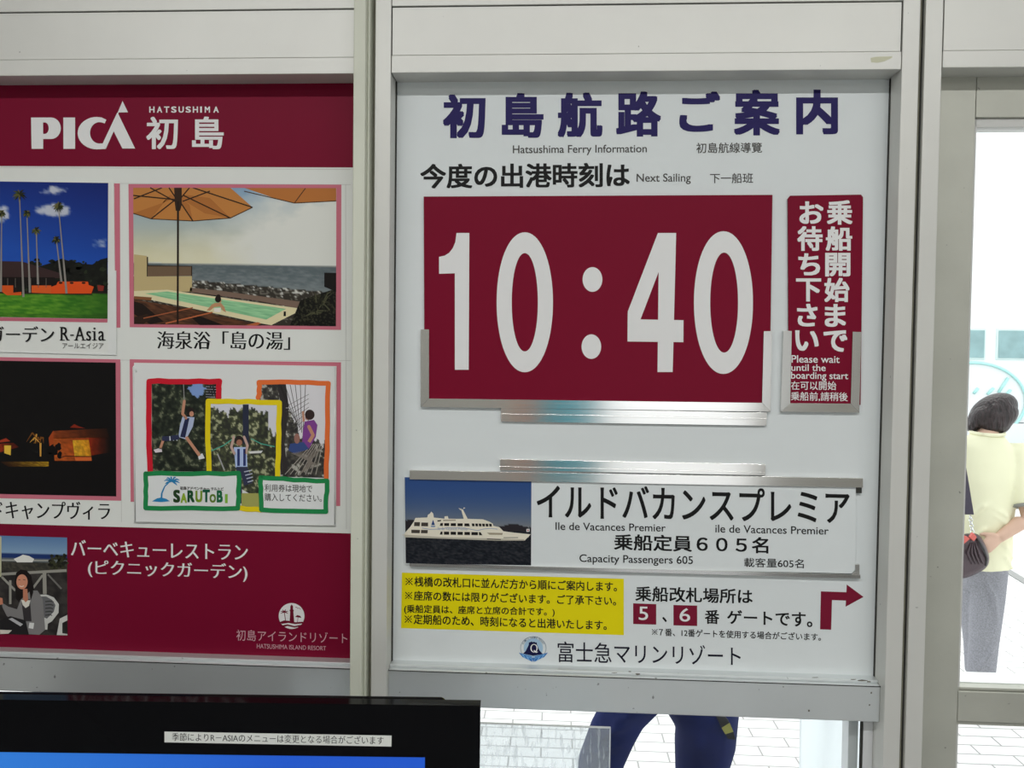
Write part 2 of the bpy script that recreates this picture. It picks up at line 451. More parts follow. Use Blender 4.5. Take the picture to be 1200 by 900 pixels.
o = MB().box(xDoor1, xDoor1 + .06, FY, .05, 0, RZ1).box(xDoor1 + .06, RX1, FY, .05, 0, RZ1).build('wall_front', FR, kind='structure'); tag(o, 'aluminium clad end of the window wall beyond the door', 'wall')
o = MB().box(RX0, XL, FY, .05, 0, RZ1).build('wall_front.001', FR, kind='structure'); tag(o, 'aluminium clad end of the window wall beyond the poster', 'wall')

# header: sheets with narrow dark joints
def header(name, x0, x1, zb, s2, s1, label):
    r = empty(name, ((x0 + x1) / 2, 0, zb), label, 'wall panel', kind='structure')
    g = .0011
    MB().box(x0, x1, FY + .004, .05, zb + .002, RZ1).build('backing', DARKGAP, r)
    MB().box(x0 + .0012, x1 - .0012, FY, .04, zb, s2 - .00015).build('transom', FR, r, bevel=.001)
    MB().box(x0 + .002, x1 - .0025, FY + .001, .03, s2 + .0003, s1 - g).build('header_panel', FR, r, bevel=.0008)
    MB().box(x0 + .0012, x1 - .0012, FY, .03, s1 + g, RZ1).build('upper_panel', FR, r, bevel=.0008)
    return r
zTl = Z(205, 87.5); zS2l = Z(205, 68.5); zS1l = Z(205, 12.5)
header('wall_header', XL, xA0 + .004, zTl, zS2l, zS1l, 'pale aluminium header panel above the maroon poster')
hd = header('wall_header.001', xB1, xC0, zT, zS2, zS1, 'pale aluminium header panel above the timetable board')
header('wall_header.002', xD1, xDoor1, zTd, Z(1150, 58.8), Z(1150, -30), 'pale aluminium header panel above the glass door')
tp = Print(FY); tp.Y = FY + .0002
tp.poly([(1020, 68), (1026, 66.5), (1046, 66), (1045, 68), (1036, 72), (1028, 73.5), (1021, 73)], (188, 188, 165)); tp.done('tape_residue', hd)

# sills: ledge and rail under the poster and under the board
def sill(name, x0, x1, y0, label):
    r = empty(name, ((x0 + x1) / 2, 0, zRail), label, 'window rail', kind='structure')
    MB().box(x0, x1, -.032, .05, zRail, zLedge).build('rail', RAIL, r, bevel=.002)
    MB().box(x0, x1, -.022, .03, zLedge, zLedge + .006).build('ledge', RAIL, r, bevel=.0015)
    MB().box(x0, x1, -.0325, -.025, zLedge - .0026, zLedge - .001).build('gap', DARKGAP, r)
    return r
sill('trim_5', XL, xA0 + .005, 0, 'satin aluminium rail under the maroon poster')
sl = sill('trim_6', xB1, xC0, 0, 'satin aluminium rail under the white timetable board')
ds = MB()
for px, py, rx, ry in ((1010, 797.5, 9, 1.1), (1018, 799, 3, 1), (1000, 796.3, 4, .6), (747, 790, 3.4, 1.2), (738, 787, 2, .6), (948, 833, 1.6, 1.3), (1021, 812, 1, 1.5), (1019, 826, 1, 1.2), (720, 788.5, 4, .5), (955, 794, 5, .5)):
    n = 8; ds.add([at(px + rx * math.cos(6.283 * k / n) * random.uniform(.6, 1.2), py + ry * math.sin(6.283 * k / n) * random.uniform(.6, 1.2), -.0328 if py > 800 else -.0335) for k in range(n)], [tuple(range(n))])
ds.build('grime', mat('grime', (.16, .15, .12), .9), sl)

# lower panes and bottom rails
for nm, x0, x1, lb in (('window_1', XL, xA0, 'clear lower window pane under the maroon poster'), ('window_2', xB1, xC0, 'clear lower window pane under the timetable board')):
    r = empty(nm, ((x0 + x1) / 2, 0, .09), lb, 'window', kind='structure')
    MB().box(x0, x1, .006, .012, .09, zRail + .01).build('glass', GLASS, r)
    MB().box(x0, x1, -.03, .05, 0, .09).build('bottom_rail', RAIL, r, bevel=.002)
    if nm == 'window_2':
        MB().box(xC0 - .0205, xC0 - .0175, -.002, .005, .09, zRail).build('gasket', DARKGAP, r)
        MB().box(xC0 - .0172, xC0 - .0003, -.004, .005, .09, zRail).build('daylit_post_side', mat('daylit_post_white', (.78, .79, .80), .5), r)  # white strip stands for the post's side, daylight put into its colour
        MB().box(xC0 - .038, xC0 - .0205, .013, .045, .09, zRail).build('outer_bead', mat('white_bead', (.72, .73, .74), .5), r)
# backing sheet behind the two boards, facing the quay
o = MB().box(XL, xA0 + .002, .006, .03, zLedge - .004, zTl + .02).box(xB1, xC0, .006, .03, zLedge - .004, zT + .02).build('wall_infill', FR, kind='structure'); tag(o, 'aluminium infill sheets behind the boards', 'wall panel')

# ------------------------------------------------------------------ the glass door
DY = -.002
dr = empty('door_1', (1.45, 0, 0), 'aluminium framed glass door right of the timetable board', 'door', kind='structure')
zdt = zTd + .004
xs1 = X(1136.5, ym, DY)                      # inner edge of the stile
MB().box(xD1 - .01, xs1 - .003, DY, .04, .01, zdt).build('stile', DOORM, dr, bevel=.0012)
zr0 = Z(1165, 137.5, DY); zg1 = Z(1165, 148, DY)
MB().box(xs1 - .0022, xDoor1 - .07, DY, .04, zr0, zdt).build('top_rail', DOORM, dr, bevel=.0012)
MB().box(xDoor1 - .07, xDoor1 - .001, DY, .04, .01, zdt).build('stile', DOORM, dr, bevel=.0012)
zm1 = Z(1160, 810, DY); zm0 = Z(1160, 850.5, DY)
MB().box(xs1 - .0022, xDoor1 - .07, DY, .042, zm0 + .006, zm1 - .002).build('middle_rail', DOORM, dr, bevel=.0012)
MB().box(xs1 - .0022, xDoor1 - .07, .003, .045, zm1 - .001, zm1 + .004).box(xs1 - .0022, xDoor1 - .07, .003, .04, zm0 - .002, zm0 + .0055).build('glazing_bead', DOORM, dr, bevel=.001)
MB().box(xs1 - .0022, xDoor1 - .07, .024, .075, zm1 - .03, zm1 + .0055).build('outer_sill', mat('daylit_rail_white', (.82, .82, .81), .6), dr)  # outer part of the door rail, daylight put into its white
MB().box(xs1 - .003, xs1 + .003, .004, .04, .12, zr0).box(xs1, xDoor1 - .07, .004, .04, zg1, zr0).build('glazing_bead', mat('pale_bead', (.7, .7, .68), .5), dr, bevel=.001)
MB().box(xs1, xDoor1 - .07, .016, .022, zm1 - .005, zg1 + .004).build('glass', GLASS, dr)
MB().box(xs1, xDoor1 - .07, .016, .022, .11, zm0 + .008).build('glass', GLASS, dr)
MB().box(xs1 - .0022, xDoor1 - .07, DY, .04, .01, .12).build('bottom_rail', DOORM, dr, bevel=.0012)
MB().tube([(xDoor1 - .035, DY - .045, .85), (xDoor1 - .035, DY - .045, 1.25)], .011).tube([(xDoor1 - .035, DY + .001, .88), (xDoor1 - .035, DY - .045, .88)], .008).tube([(xDoor1 - .035, DY + .001, 1.22), (xDoor1 - .035, DY - .045, 1.22)], .008).build('handle', STEELV, dr, smooth=True)

# ------------------------------------------------------------------ the ferry timetable board
sb = empty('ferry_notice_board', (.45, 0, SB), 'large white ferry timetable board with navy title, framed between two uprights', 'sign')
MB().box(-.001, .901, 0, .005, SB - .004, zT + .018).build('board', BOARD, sb, bevel=.0006)
TY = -.0004
title = [('初', 519, 110.5, 569, 162), ('島', 588, 109, 637, 161.5), ('航', 653.5, 108.3, 706, 161), ('路', 722, 107, 774.7, 160), ('ご', 796, 107, 844, 154.5), ('案', 860, 105, 914, 158.7), ('内', 933, 105, 982, 157.5)]
words('title_lettering', [(s, (a, t, b_), (c, t, b_)) for s, a, t, c, b_ in title], TY, NAVYINK, sb, wt=.036)
words('translation_lettering', [('Hatsushima Ferry Information', (601, 170.3, 182.6), (758, 169.3, 181.4)), ('初島航線導覽', (816, 167.3, 179.6), (893, 166.8, 179)),
      ('Next Sailing', (746, 203.5, 216), (809.5, 203.2, 215.7)), ('下一船班', (832, 203, 214.8), (882.5, 202.8, 214.5))], TY, GREYINK, sb, wt=.008)
words('subtitle_lettering', [('今度の出港時刻は', (492.5, 192.2, 221), (738, 190.5, 219.3))], TY, BLACKINK, sb, wt=.026)
# yellow notice
yn = Print(0); yn.poly([(471, 671), (731, 678.3), (731, 744.3), (470, 736)], (0, 0, 0)); yn.c = []
yp = yn.build('yellow_notice', YELLOW, sb)
words('notice_lettering', [('※桟橋の改札口に並んだ方から順にご案内します。', (474, 675.5, 687.3), (723, 681.8, 693.3)), ('※座席の数には限りがございます。ご了承下さい。', (473.6, 692, 703.6), (722, 698.5, 709.8)),
      ('(乗船定員は、座席と立席の合計です。)', (473.6, 708.3, 719.6), (650, 712.3, 723)), ('※定期船のため、時刻になると出港いたします。', (473, 719.6, 731.5), (711, 727, 738.5))], -.0007, BLACKINK, yp, wt=.016)
# gate directions
words('gate_lettering', [('乗船改札場所は', (744.5, 686.6, 704.4), (882, 690.4, 707.8)), ('、', (776.2, 723, 729), (781.4, 723, 729)), ('番', (826, 714.5, 731), (843, 715, 731.5)), ('ゲートです。', (852, 714.8, 731), (952, 717, 735)),], TY, BLACKINK, sb, wt=.018)
words('gate_note_lettering', [('※７番、12番ゲートを使用する場合がございます。', (763, 736, 745.2), (962, 742, 751))], TY, BLACKINK, sb, wt=.012)
for q, s, L, Rr in (([(742, 707), (769, 708), (769, 732), (742, 731.3)], '5', (748.5, 710.8, 726.6), (759.5, 711, 726.8)), ([(789.2, 709), (817, 709.7), (817, 733.6), (789.2, 732.8)], '6', (796.3, 712.6, 728.4), (808.8, 712.8, 728.6))):
    gq = Print(0); gq.poly(q, (112, 18, 44)); gp = gq.done('gate_square', sb); words('gate_number', [(s, L, Rr)], -.0008, WHITEINK, gp, wt=.006)
gq = Print(0)
gq.poly([(962, 693), (992, 694), (992.3, 703.8), (975, 703.2), (974, 738), (961, 737.5)], (112, 18, 44)); gq.up(); gq.poly([(992.3, 685), (1012, 699.5), (991, 711)], (112, 18, 44))
gq.done('gate_arrow', sb)
# emblem: mountain with a ringed Q above wings
em = Print(0)
em.ring(625, 759.5, (15.2, 13.8), (14.7, 13.3), (110, 125, 140), 48)
em.disc(625, 759.5, 11.3, 11.5, (150, 178, 200)); em.up()
em.poly([(613, 766), (616, 763), (619.5, 756), (619.8, 752.8), (621.5, 752.5), (623, 751.6), (624.2, 752.6), (626, 752), (627.4, 753), (628.8, 752.6), (629.5, 756), (632, 762), (636, 766.5), (625, 768.5)], (20, 22, 62)); em.up()
for sg in (-1, 1):
    for k in range(5):
        a = k / 4
        x0, y0 = 625 + sg * (17 - 11 * a), 764.8 + 5.5 * a
        em.poly([(625 + sg * 2, 771 + .8 * k - 2), (625 + sg * (8 - 4 * a), 767.2 + a * 4), (x0, y0), (625 + sg * (12.5 - 8.5 * a), 770.2 + 4 * a), (625 + sg * 1.2, 774 + .4 * k)], (58, 110, 172) if k % 2 == 0 else (110, 160, 205)); em.up()
em.poly([(623, 771), (627, 771), (625.2, 776)], (58, 110, 172)); em.up()
em.ring(625.8, 759.6, (4.3, 5), (2.9, 4.1), (225, 228, 230), 28); em.stroke([(625.5, 762), (628, 764.3), (630.2, 764)], [1, 1.6, .8], (225, 228, 230))
ep = em.done('emblem', sb)
sm = MB()
for k, ch in enumerate('Fujikyu Marine Resort'.upper()):
    if ch == ' ': continue
    a = math.radians(205 + k * 130 / 20)
    cx, cy = 625 + 13 * math.cos(a), 759.5 + 12.4 * math.sin(a)
    V, F = glyphs(ch); ca, sa = math.cos(a + math.pi / 2), math.sin(a + math.pi / 2)
    sm.add([at(cx + (u - .5) * 1.3 * ca - (.5 - v) * 1.9 * sa, cy + (u - .5) * 1.3 * sa + (.5 - v) * 1.9 * ca, -.0008) for u, v in V], F)
sm.build('emblem_lettering', mat('blue_grey_ink', ink(90, 110, 130), .5), ep)
words('company_lettering', [('富士急マリンリゾート', (653.5, 751.5, 776), (868, 757.3, 780.6))], TY, DARKBLUE, sb, wt=.003)

# holders: brushed strips screwed to the board
def strip(name, poly, y0, y1, m, parent=None, bev=.0003):
    pts = [(at(px, py, y0).x, at(px, py, y0).z) for px, py in poly]
    return MB().prism(pts, y0, y1).build(name, m, parent, bevel=bev)
h1 = empty('plate_holder', (at(700, 475, 0).x, 0, at(700, 480, 0).z), 'wide brushed steel holder under the maroon time plate', 'plate holder', 'sign plate holders on the board')
strip('side_strip', [(493, 386), (502.7, 386), (502.7, 467), (493, 477)], -.0075, 0, STEELV, h1)
strip('side_strip', [(895, 388), (905, 388), (903, 482.5), (893, 472)], -.0075, 0, STEELV, h1)
strip('bottom_strip', [(493, 477), (502.7, 467), (893, 472), (903, 482.5)], -.0075, 0, STEEL, h1)
strip('lower_lip', [(587, 478), (899, 483.5), (898, 499), (587, 494)], -.006, 0, STEEL, h1)
strip('lip_edge', [(587, 484.8), (899, 490), (899, 492), (587, 486.8)], -.0072, -.004, STEEL, h1)
h2 = empty('plate_holder', (at(962, 478, 0).x, 0, at(962, 483, 0).z), 'narrow brushed steel holder around the foot of the tall waiting plate', 'plate holder', 'sign plate holders on the board')
strip('side_strip', [(918, 387.5), (928, 387.7), (926.2, 472.5), (914.8, 482.5)], -.0075, 0, STEELV, h2)
strip('side_strip', [(999.3, 388.7), (1009.5, 389), (1007, 483.6), (997, 473)], -.0075, 0, STEELV, h2)
strip('bottom_strip', [(914.8, 482.5), (926.2, 472.5), (997, 473), (1007, 483.6)], -.0075, 0, STEEL, h2)
h3 = empty('plate_holder', (at(745, 556, 0).x, 0, at(745, 556, 0).z), 'long brushed steel rail above the ship plate', 'plate holder', 'sign plate holders on the board')
strip('front_strip', [(480, 551), (1011.3, 560.5), (1011.3, 571.5), (480, 561.8)], -.0085, 0, STEEL, h3)
strip('upper_lip', [(586, 538), (897, 544), (897, 557), (586, 551)], -.006, 0, STEEL, h3)
strip('lip_edge', [(586, 546.5), (897, 553), (897, 555), (586, 548.5)], -.0072, -.004, STEEL, h3)
strip('corner_stop', [(1003.5, 571.5), (1010, 571.6), (1010, 578), (1003.5, 578)], -.0065, 0, DARKGAP, h3)
h4 = empty('plate_holder', (at(745, 667, 0).x, 0, at(745, 668, 0).z), 'thin steel ledge under the ship plate', 'plate holder', 'sign plate holders on the board')
strip('bottom_strip', [(480, 660.3), (1008.4, 673.6), (1008.4, 678), (480, 663.8)], -.0085, 0, STEEL, h4)
strip('corner_stop', [(1002.3, 661.5), (1007.3, 661.5), (1007.3, 673.5), (998, 673.3), (1002, 670)], -.0065, 0, STEELV, h4)

# time plate 10:40
PY = -.0045
tpn = empty('time_plate', (at(700, 470, 0).x, PY, at(700, 470, 0).z), 'maroon plate with the departure time 10:40 in tall white digits', 'sign plate')
strip('plate', [(496.5, 230.3), (905.3, 228.3), (901.8, 474), (497.5, 469)], PY, -.001, MAROON, tpn)
dg = Print(PY); Wc = (216, 219, 218)
dg.poly([(550, 273), (549.2, 433.3), (533, 433.3), (533, 320.3), (514.5, 320.8), (514.5, 301)] + [(521, 299.6), (526.5, 296.2), (530.8, 290.5), (533.6, 283.5), (535, 273)], Wc)
dg.ring(615, 354.2, (33, 82), (15.3, 57.6), Wc, 72, 2.06)
dg.disc(694.3, 327.5, 11.6, 14.5, Wc, 36); dg.disc(693, 406.2, 11.5, 14.4, Wc, 36)
dg.poly([(772.3, 273), (792.4, 273), (788.3, 436), (770.5, 436)], Wc); dg.up(); dg.poly([(735.5, 374), (801, 375.2), (800.8, 401), (735.3, 400.2)], Wc); dg.up()
dg.poly([(771, 273), (776, 273), (774, 313), (750.5, 374.5), (735.5, 374.5), (735.7, 365)], Wc)
dg.ring(847.8, 354.6, (34.6, 83.6), (16.3, 58.6), Wc, 72, 2.06, (.8, 0))
dg.build('digits', WHITEINK, tpn)

# waiting plate
wp = empty('waiting_plate', (at(966, 470, 0).x, PY, at(966, 470, 0).z), 'tall maroon plate asking people to wait for boarding, right of the time plate', 'sign plate')
strip('plate', [(923.3, 233), (926, 229.3), (1009, 228), (1011.5, 231), (1008.6, 474.5), (924.5, 473.6), (919.5, 388)][:6], PY, -.001, MAROON, wp)
vert = [('乗', 969, 234.7, 999, 263.3), ('船', 967.6, 265.3, 998.8, 294), ('開', 967, 296.3, 996.6, 324), ('始', 966, 325.6, 995.5, 354), ('ま', 966.5, 356.2, 991.3, 383), ('で', 965, 387, 993, 412.3),
        ('お', 936.8, 236, 965, 262.3), ('待', 934.3, 265, 964, 294), ('ち', 935.5, 296.8, 961, 322.7), ('下', 932.8, 326.2, 962.3, 353.3), ('さ', 934, 356, 958, 382.6), ('い', 931.8, 387, 959.4, 411)]
words('upright_lettering', [(s, (a, t, b_), (c, t, b_)) for s, a, t, c, b_ in vert], PY - .0004, WHITEINK, wp, wt=.032)
words('small_lettering', [('Please wait', (927.5, 416.2, 425), (984, 417, 425.4)), ('until the', (927.3, 426.6, 434.6), (967.6, 427, 435)), ('boarding start', (927, 435.6, 446.4), (994, 436.4, 447)),
      ('在可以開始', (927, 446.6, 456.8), (980, 446.8, 457.2)), ('乗船前,請稍後', (926.8, 459, 469.7), (993.5, 459.8, 470.7))], PY - .0004, WHITEINK, wp, wt=.01)

# ship plate
SP = empty('ship_plate', (at(740, 668, 0).x, PY, at(740, 668, 0).z), 'long white plate naming the ship, with a picture of a white ferry', 'sign plate')
strip('plate', [(474.2, 559), (1003.4, 569), (1002.3, 668), (998, 672), (475.5, 661.2), (474.5, 657)], PY, -.001, BOARD, SP)
words('ship_name', [('イルドバカンスプレミア', (629, 566.5, 606.5), (995.5, 574.5, 613.5))], PY - .0004, BLACKINK, SP, wt=.014)
words('ship_translation', [('Ile de Vacances Premier', (651, 612, 621), (780, 614.2, 623)), ('ile de Vacances Premier', (838.3, 614.8, 624), (971, 617.6, 626.6)),
      ('Capacity Passengers 605', (679, 649.5, 661.3), (812, 651.8, 664)), ('載客量605名', (872, 653.6, 664.3), (942, 655.2, 666))], PY - .0004, BLACKINK, SP, wt=.006)
words('capacity_lettering', [('乗船定員６０５名', (719.5, 625.5, 644.6), (900.5, 629.6, 648.8))], PY - .0004, BLACKINK, SP, wt=.02)
ph = Print(PY)
def f_ship(u, v, x, y):
    if v < .60:
        c = mixc((42, 70, 122), (112, 116, 120), (v / .56) ** 2.0)
        ridge = .555 + .03 * nz(u * 6, 1, 1) + (.03 if u < .12 or u > .74 else .075) * 1
        if u > .72: ridge = .52 + .04 * abs(u - .86) / .14 + .012 * nz(u * 30, 2, 1)
        if u < .16: ridge = .50 + .5 * max(0, u - .07) + .012 * nz(u * 30, 5, 1)
        return (38, 34, 38) if v > ridge else c
    k = nz(x * .5, y * 2.2, .5, 3)
    return mixc((15, 18, 26), (50, 52, 56), .35 + k * .8)
ph.grid([(474.3, 559.2), (622.8, 562.2), (622.3, 662.6), (475.5, 660)], 96, 72, f_ship); ph.up()
SW = (212, 206, 190)
def shp(pts, c): ph.poly([(474.3 + x * 148.5 / 956, 558.7 + (y - 120) * (101.5 / 655) + x * 2.4 / 956) for x, y in pts], c)
# picture coordinates: 0..956 across, 120..775 down
for k in range(46):
    a = k / 45; ph.blob(476 + a * 142 , 653 - 101.5 * .27 + random.uniform(-1.2, 1.6) + a * 2, random.uniform(2, 5), random.uniform(.5, 1.3), (200, 196, 186)); 
ph.up()
shp([(0, 545), (40, 500), (70, 455), (80, 430), (170, 425), (175, 405), (190, 395), (200, 380), (215, 395), (220, 425), (300, 432), (300, 415), (325, 412), (330, 432), (395, 432), (450, 430), (590, 432), (640, 450), (665, 465), (668, 480), (715, 490), (745, 520), (830, 530), (950, 540), (905, 588), (700, 590), (0, 575)], SW); ph.up()
shp([(425, 360), (440, 362), (475, 430), (445, 430), (432, 385)], SW); shp([(405, 350), (430, 356), (438, 364), (420, 366)], (190, 186, 176)); shp([(445, 345), (458, 348), (440, 358)], SW)
WN = (30, 26, 24); shp([(0, 558), (300, 572), (900, 578), (905, 588), (700, 592), (0, 578)], (176, 170, 155)); ph.up()
shp([(72, 462), (115, 462), (113, 492), (70, 492)], (64, 58, 52)); shp([(126, 464), (176, 464), (176, 492), (124, 492)], (64, 58, 52)); shp([(50, 520), (115, 520), (113, 545), (50, 545)], (64, 58, 52)); shp([(124, 520), (174, 520), (172, 545), (122, 545)], (64, 58, 52))
for i, (a, c) in enumerate(((270, 288), (298, 335), (347, 386), (398, 437), (450, 485))):
    shp([(a, 466), (c, 465), (c + (6 if i == 4 else 0), 487), (a - (6 if i == 0 else 0), 487)], WN)
for i, (a, c) in enumerate(((272, 285), (296, 335), (346, 387), (398, 438), (450, 492), (503, 552), (560, 572))):
    shp([(a, 530), (c, 530), (c + (14 if i == 6 else 0), 553), (a - (8 if i == 0 else 0), 553)], WN)
for a in range(505, 660, 26): shp([(a, 465), (a + 20, 465), (a + 23, 486), (a + 4, 486)], WN)
shp([(245, 446), (275, 442), (272, 452), (248, 455)], WN); shp([(290, 440), (385, 438), (385, 446), (290, 450)], (150, 140, 125)); shp([(620, 533), (740, 533), (735, 548), (640, 548)], (150, 140, 120))
shp([(620, 578), (725, 580), (725, 586), (620, 584)], (40, 36, 34)); shp([(745, 565), (855, 562), (855, 570), (745, 573)], (150, 145, 135)); shp([(200, 482), (214, 442), (228, 482)], (34, 62, 116)); shp([(195, 488), (232, 488), (228, 496), (200, 496)], (60, 110, 160)); shp([(918, 500), (942, 498), (942, 520), (918, 522)], (205, 205, 205)); shp([(925, 506), (935, 506), (935, 515), (925, 515)], (170, 40, 40))
ph.up(); ph.stroke([(474.3 + x * 148.5 / 956, 558.7 + (y - 120) * (101.5 / 655) + x * 2.4 / 956) for x, y in ((130, 505), (190, 515), (250, 512), (330, 500), (450, 500), (545, 518), (600, 505), (650, 500), (700, 505))], .7, (140, 150, 175))
ph.up(); letter(ph, 'Ile de Vacances Premier', (513, 617.6, 621), (549, 618.2, 621.6), ph.y(), 0, col=(130, 140, 165))
ph.done('ship_picture', SP)

# ------------------------------------------------------------------ the maroon resort poster
PB = empty('resort_poster', (-.62, 0, SB - .01), 'wide maroon and white resort poster with holiday pictures, left of the ivory post', 'poster')
xPr = xA0 + .004
MB().box(XL + .002, xPr, .0005, .005, SB - .012, zTl + .018).build('paper', PAPER, PB)
EX = -640
def band(name, pts, m):
    p = Print(.0007); p.poly(pts, (0, 0, 0)); p.c = []; return p.build(name, m, PB)
band('top_band', [(EX, 70), (418, 76), (418, 196.3), (EX, 192)], POSTM)
bb = band('bottom_band', [(EX, 596), (418, 625.3), (418, 790), (EX, 770)], POSTM)
ms = Print(.0005)
for pts in ([(140, 215), (411, 216.3)], [(140, 422), (411, 422.6)], [(141.6, 424), (142.3, 612)], [(0, 196), (411, 198.6)], [(405, 216), (406, 620)]):
    ms.stroke(pts, .45, (176, 176, 172))
ms.done('sheet_seams', PB)
lg = Print(.0003); Wp = (212, 214, 213)
lg.poly([(36.4, 137.7), (50.5, 137.7), (50.6, 174.4), (37, 174.4)], Wp); lg.poly([(74.2, 137.7), (88, 137.7), (88, 174.4), (74.3, 174.4)], Wp)
bo = [(50, 137.7), (60, 137.7)] + [(60 + 11.3 * math.sin(t), 150.3 - 12.6 * math.cos(t)) for t in [math.pi * k / 12 for k in range(1, 12)]] + [(60, 162.9), (50, 162.9)]
bi = [(50, 143.5), (52.5, 143.5)] + [(52.5 + 4.6 * math.sin(t), 150.2 - 6.7 * math.cos(t)) for t in [math.pi * k / 12 for k in range(1, 12)]] + [(52.5, 156.9), (50, 156.9)]
n = len(bo); lg.add([at(x, y, lg.y()) for x, y in bo + bi], [(i, i + 1, n + i + 1, n + i) for i in range(n - 1)], ink(*Wp))
co = []; ci = []
for k in range(31):
    t = math.radians(-50 - 262 * k / 30)
    co.append((114.5 + 23.3 * math.cos(t) * (1 if k > 12 else .9), 156 + 19 * math.sin(t))); ci.append((118 + 12.7 * math.cos(t) * (1 if k > 9 else .9), 155.6 + 12.6 * math.sin(t)))
co = [(124.6, 140.3), (119, 137.6)] + [(113.5 - 22.5 * math.sin(t), 156 - 19 * math.cos(t)) for t in [math.pi * k / 20 for k in range(0, 21)]] + [(123.8, 174.5)]
ci = [(122.7, 144.6), (119, 143.4)] + [(116.5 - 11 * math.sin(t), 155.7 - 12.5 * math.cos(t)) for t in [math.pi * k / 20 for k in range(0, 21)]] + [(120.6, 168)]
n = len(co); lg.add([at(x, y, lg.y()) for x, y in co + ci], [(i, i + 1, n + i + 1, n + i) for i in range(n - 1)], ink(*Wp))
lg.up(); lg.poly([(120.4, 168), (137.2, 132.2), (139, 131.8), (133.6, 153), (124, 174.5)], Wp); lg.up(); lg.poly([(138, 132.3), (158.3, 174), (143.4, 174), (133, 153.5)], Wp); lg.poly([(143.6, 118.4), (150, 131.6), (138, 131.8)], Wp)
lg.done('resort_logo', PB)
LY = .0003
words('place_lettering', [('初', (171.4, 136.8, 174.8), (208.6, 136.8, 174.8)), ('島', (225, 136.6, 174.8), (262.2, 136.6, 174.8))], LY, WHITEINK, PB, wt=.02)
hs = MB()
for k, ch in enumerate('HATSUSHIMA'):
    wdt = 2.2 if ch == 'I' else 6.2; c0 = [178, 187, 195.3, 203.7, 212.3, 220.6, 229, 235.6, 243, 253.2][k]
    letter(hs, ch, (c0 - wdt / 2, 124.8, 132), (c0 + wdt / 2, 124.8, 132), LY, .03)
hs.build('island_lettering', WHITEINK, PB)
words('caption_lettering', [('海泉浴「島の湯」', (184, 388, 409), (340, 388.6, 410)), ('ドキャンプヴィラ', (-8, 586.5, 608.3), (129, 588.5, 609.5))], LY, BLACKINK, PB, mincho=True)
words('restaurant_lettering', [('バーベキューレストラン', (83, 632.5, 651.5), (290.5, 637.5, 656.5)), ('(ピクニックガーデン)', (103, 655.5, 676), (290, 661, 682))], LY, WHITEINK, bb, mincho=True)
words('resort_lettering', [('初島アイランドリゾート', (277, 737.6, 750.6), (407, 741.8, 754.4))], LY, PALEINK, bb)
words('resort_translation', [('Hatsushima Island Resort'.upper(), (301, 754.3, 759.8), (382, 757.3, 762.3))], LY, PALEINK, bb)
# island emblem: lighthouse, palm, parasol, waves
ie = Print(.0003); MR = (98, 14, 36)
ie.disc(341.7, 721.9, 15.1, 15.2, (210, 208, 208), 40); ie.up()
ie.poly([(339.4, 729), (340, 716.5), (339.3, 715.5), (340.2, 714), (340.2, 710.5), (341.8, 708.2), (343.4, 710.5), (343.4, 714), (344.4, 715.5), (343.8, 716.5), (344.8, 729)], MR)
ie.poly([(327.6, 729), (333, 727), (339, 727.6), (346, 729.2), (354, 728.6), (355.8, 729), (354.5, 730.6), (346, 731.4), (338, 730), (330, 731.2)], MR)
ie.poly([(329.5, 733), (337, 731.6), (345, 733.6), (353.5, 732), (351, 734.4), (345, 735.4), (337, 733.6), (331, 735.4)], MR)
for a in (-160, -120, -70, -20, 20, 160): ie.stroke([(333.2, 717), (333.2 + 4.6 * math.cos(math.radians(a)), 717 + 3.6 * math.sin(math.radians(a)) + .6)], [1.5, .5], MR)
ie.stroke([(333.2, 717), (334.6, 727.5)], .8, MR); ie.poly([(345.6, 723), (348.5, 720.8), (352, 721.8), (353.2, 724)], MR); ie.stroke([(349.4, 722), (348.6, 729)], .5, MR)
ie.stroke([(346, 711.4), (347.6, 711.6), (348.8, 713), (350.4, 712.6), (352.4, 714)], .5, MR)
ie.done('island_emblem', bb)

# pink frames round the pictures
pf = Print(.0004); pf.c = []
def frame(o_, i_):
    n = len(o_); pf.add([at(x, y, pf.y()) for x, y in o_ + i_], [(k, (k + 1) % n, n + (k + 1) % n, n + k) for k in range(n)])
frame([(150.5, 215.7), (400, 216.4), (399.6, 386.6), (152, 383.4)], [(156, 220), (394.2, 220.4), (393.7, 382.4), (157, 379.8)])
frame([(152, 421), (399.6, 424.6), (398.6, 593), (153, 588)], [(157, 425), (394.5, 429), (393.5, 588), (157.5, 583)])
frame([(-330, 210), (140.4, 215), (141, 384), (-330, 380)], [(-325, 214), (134, 219), (134.5, 380), (-325, 376)])
frame([(-330, 412), (141, 421.2), (142, 586.8), (-330, 577)], [(-325, 417), (135.6, 425), (136.3, 581.8), (-325, 572)])
pf.build('picture_frames', PINK, PB)

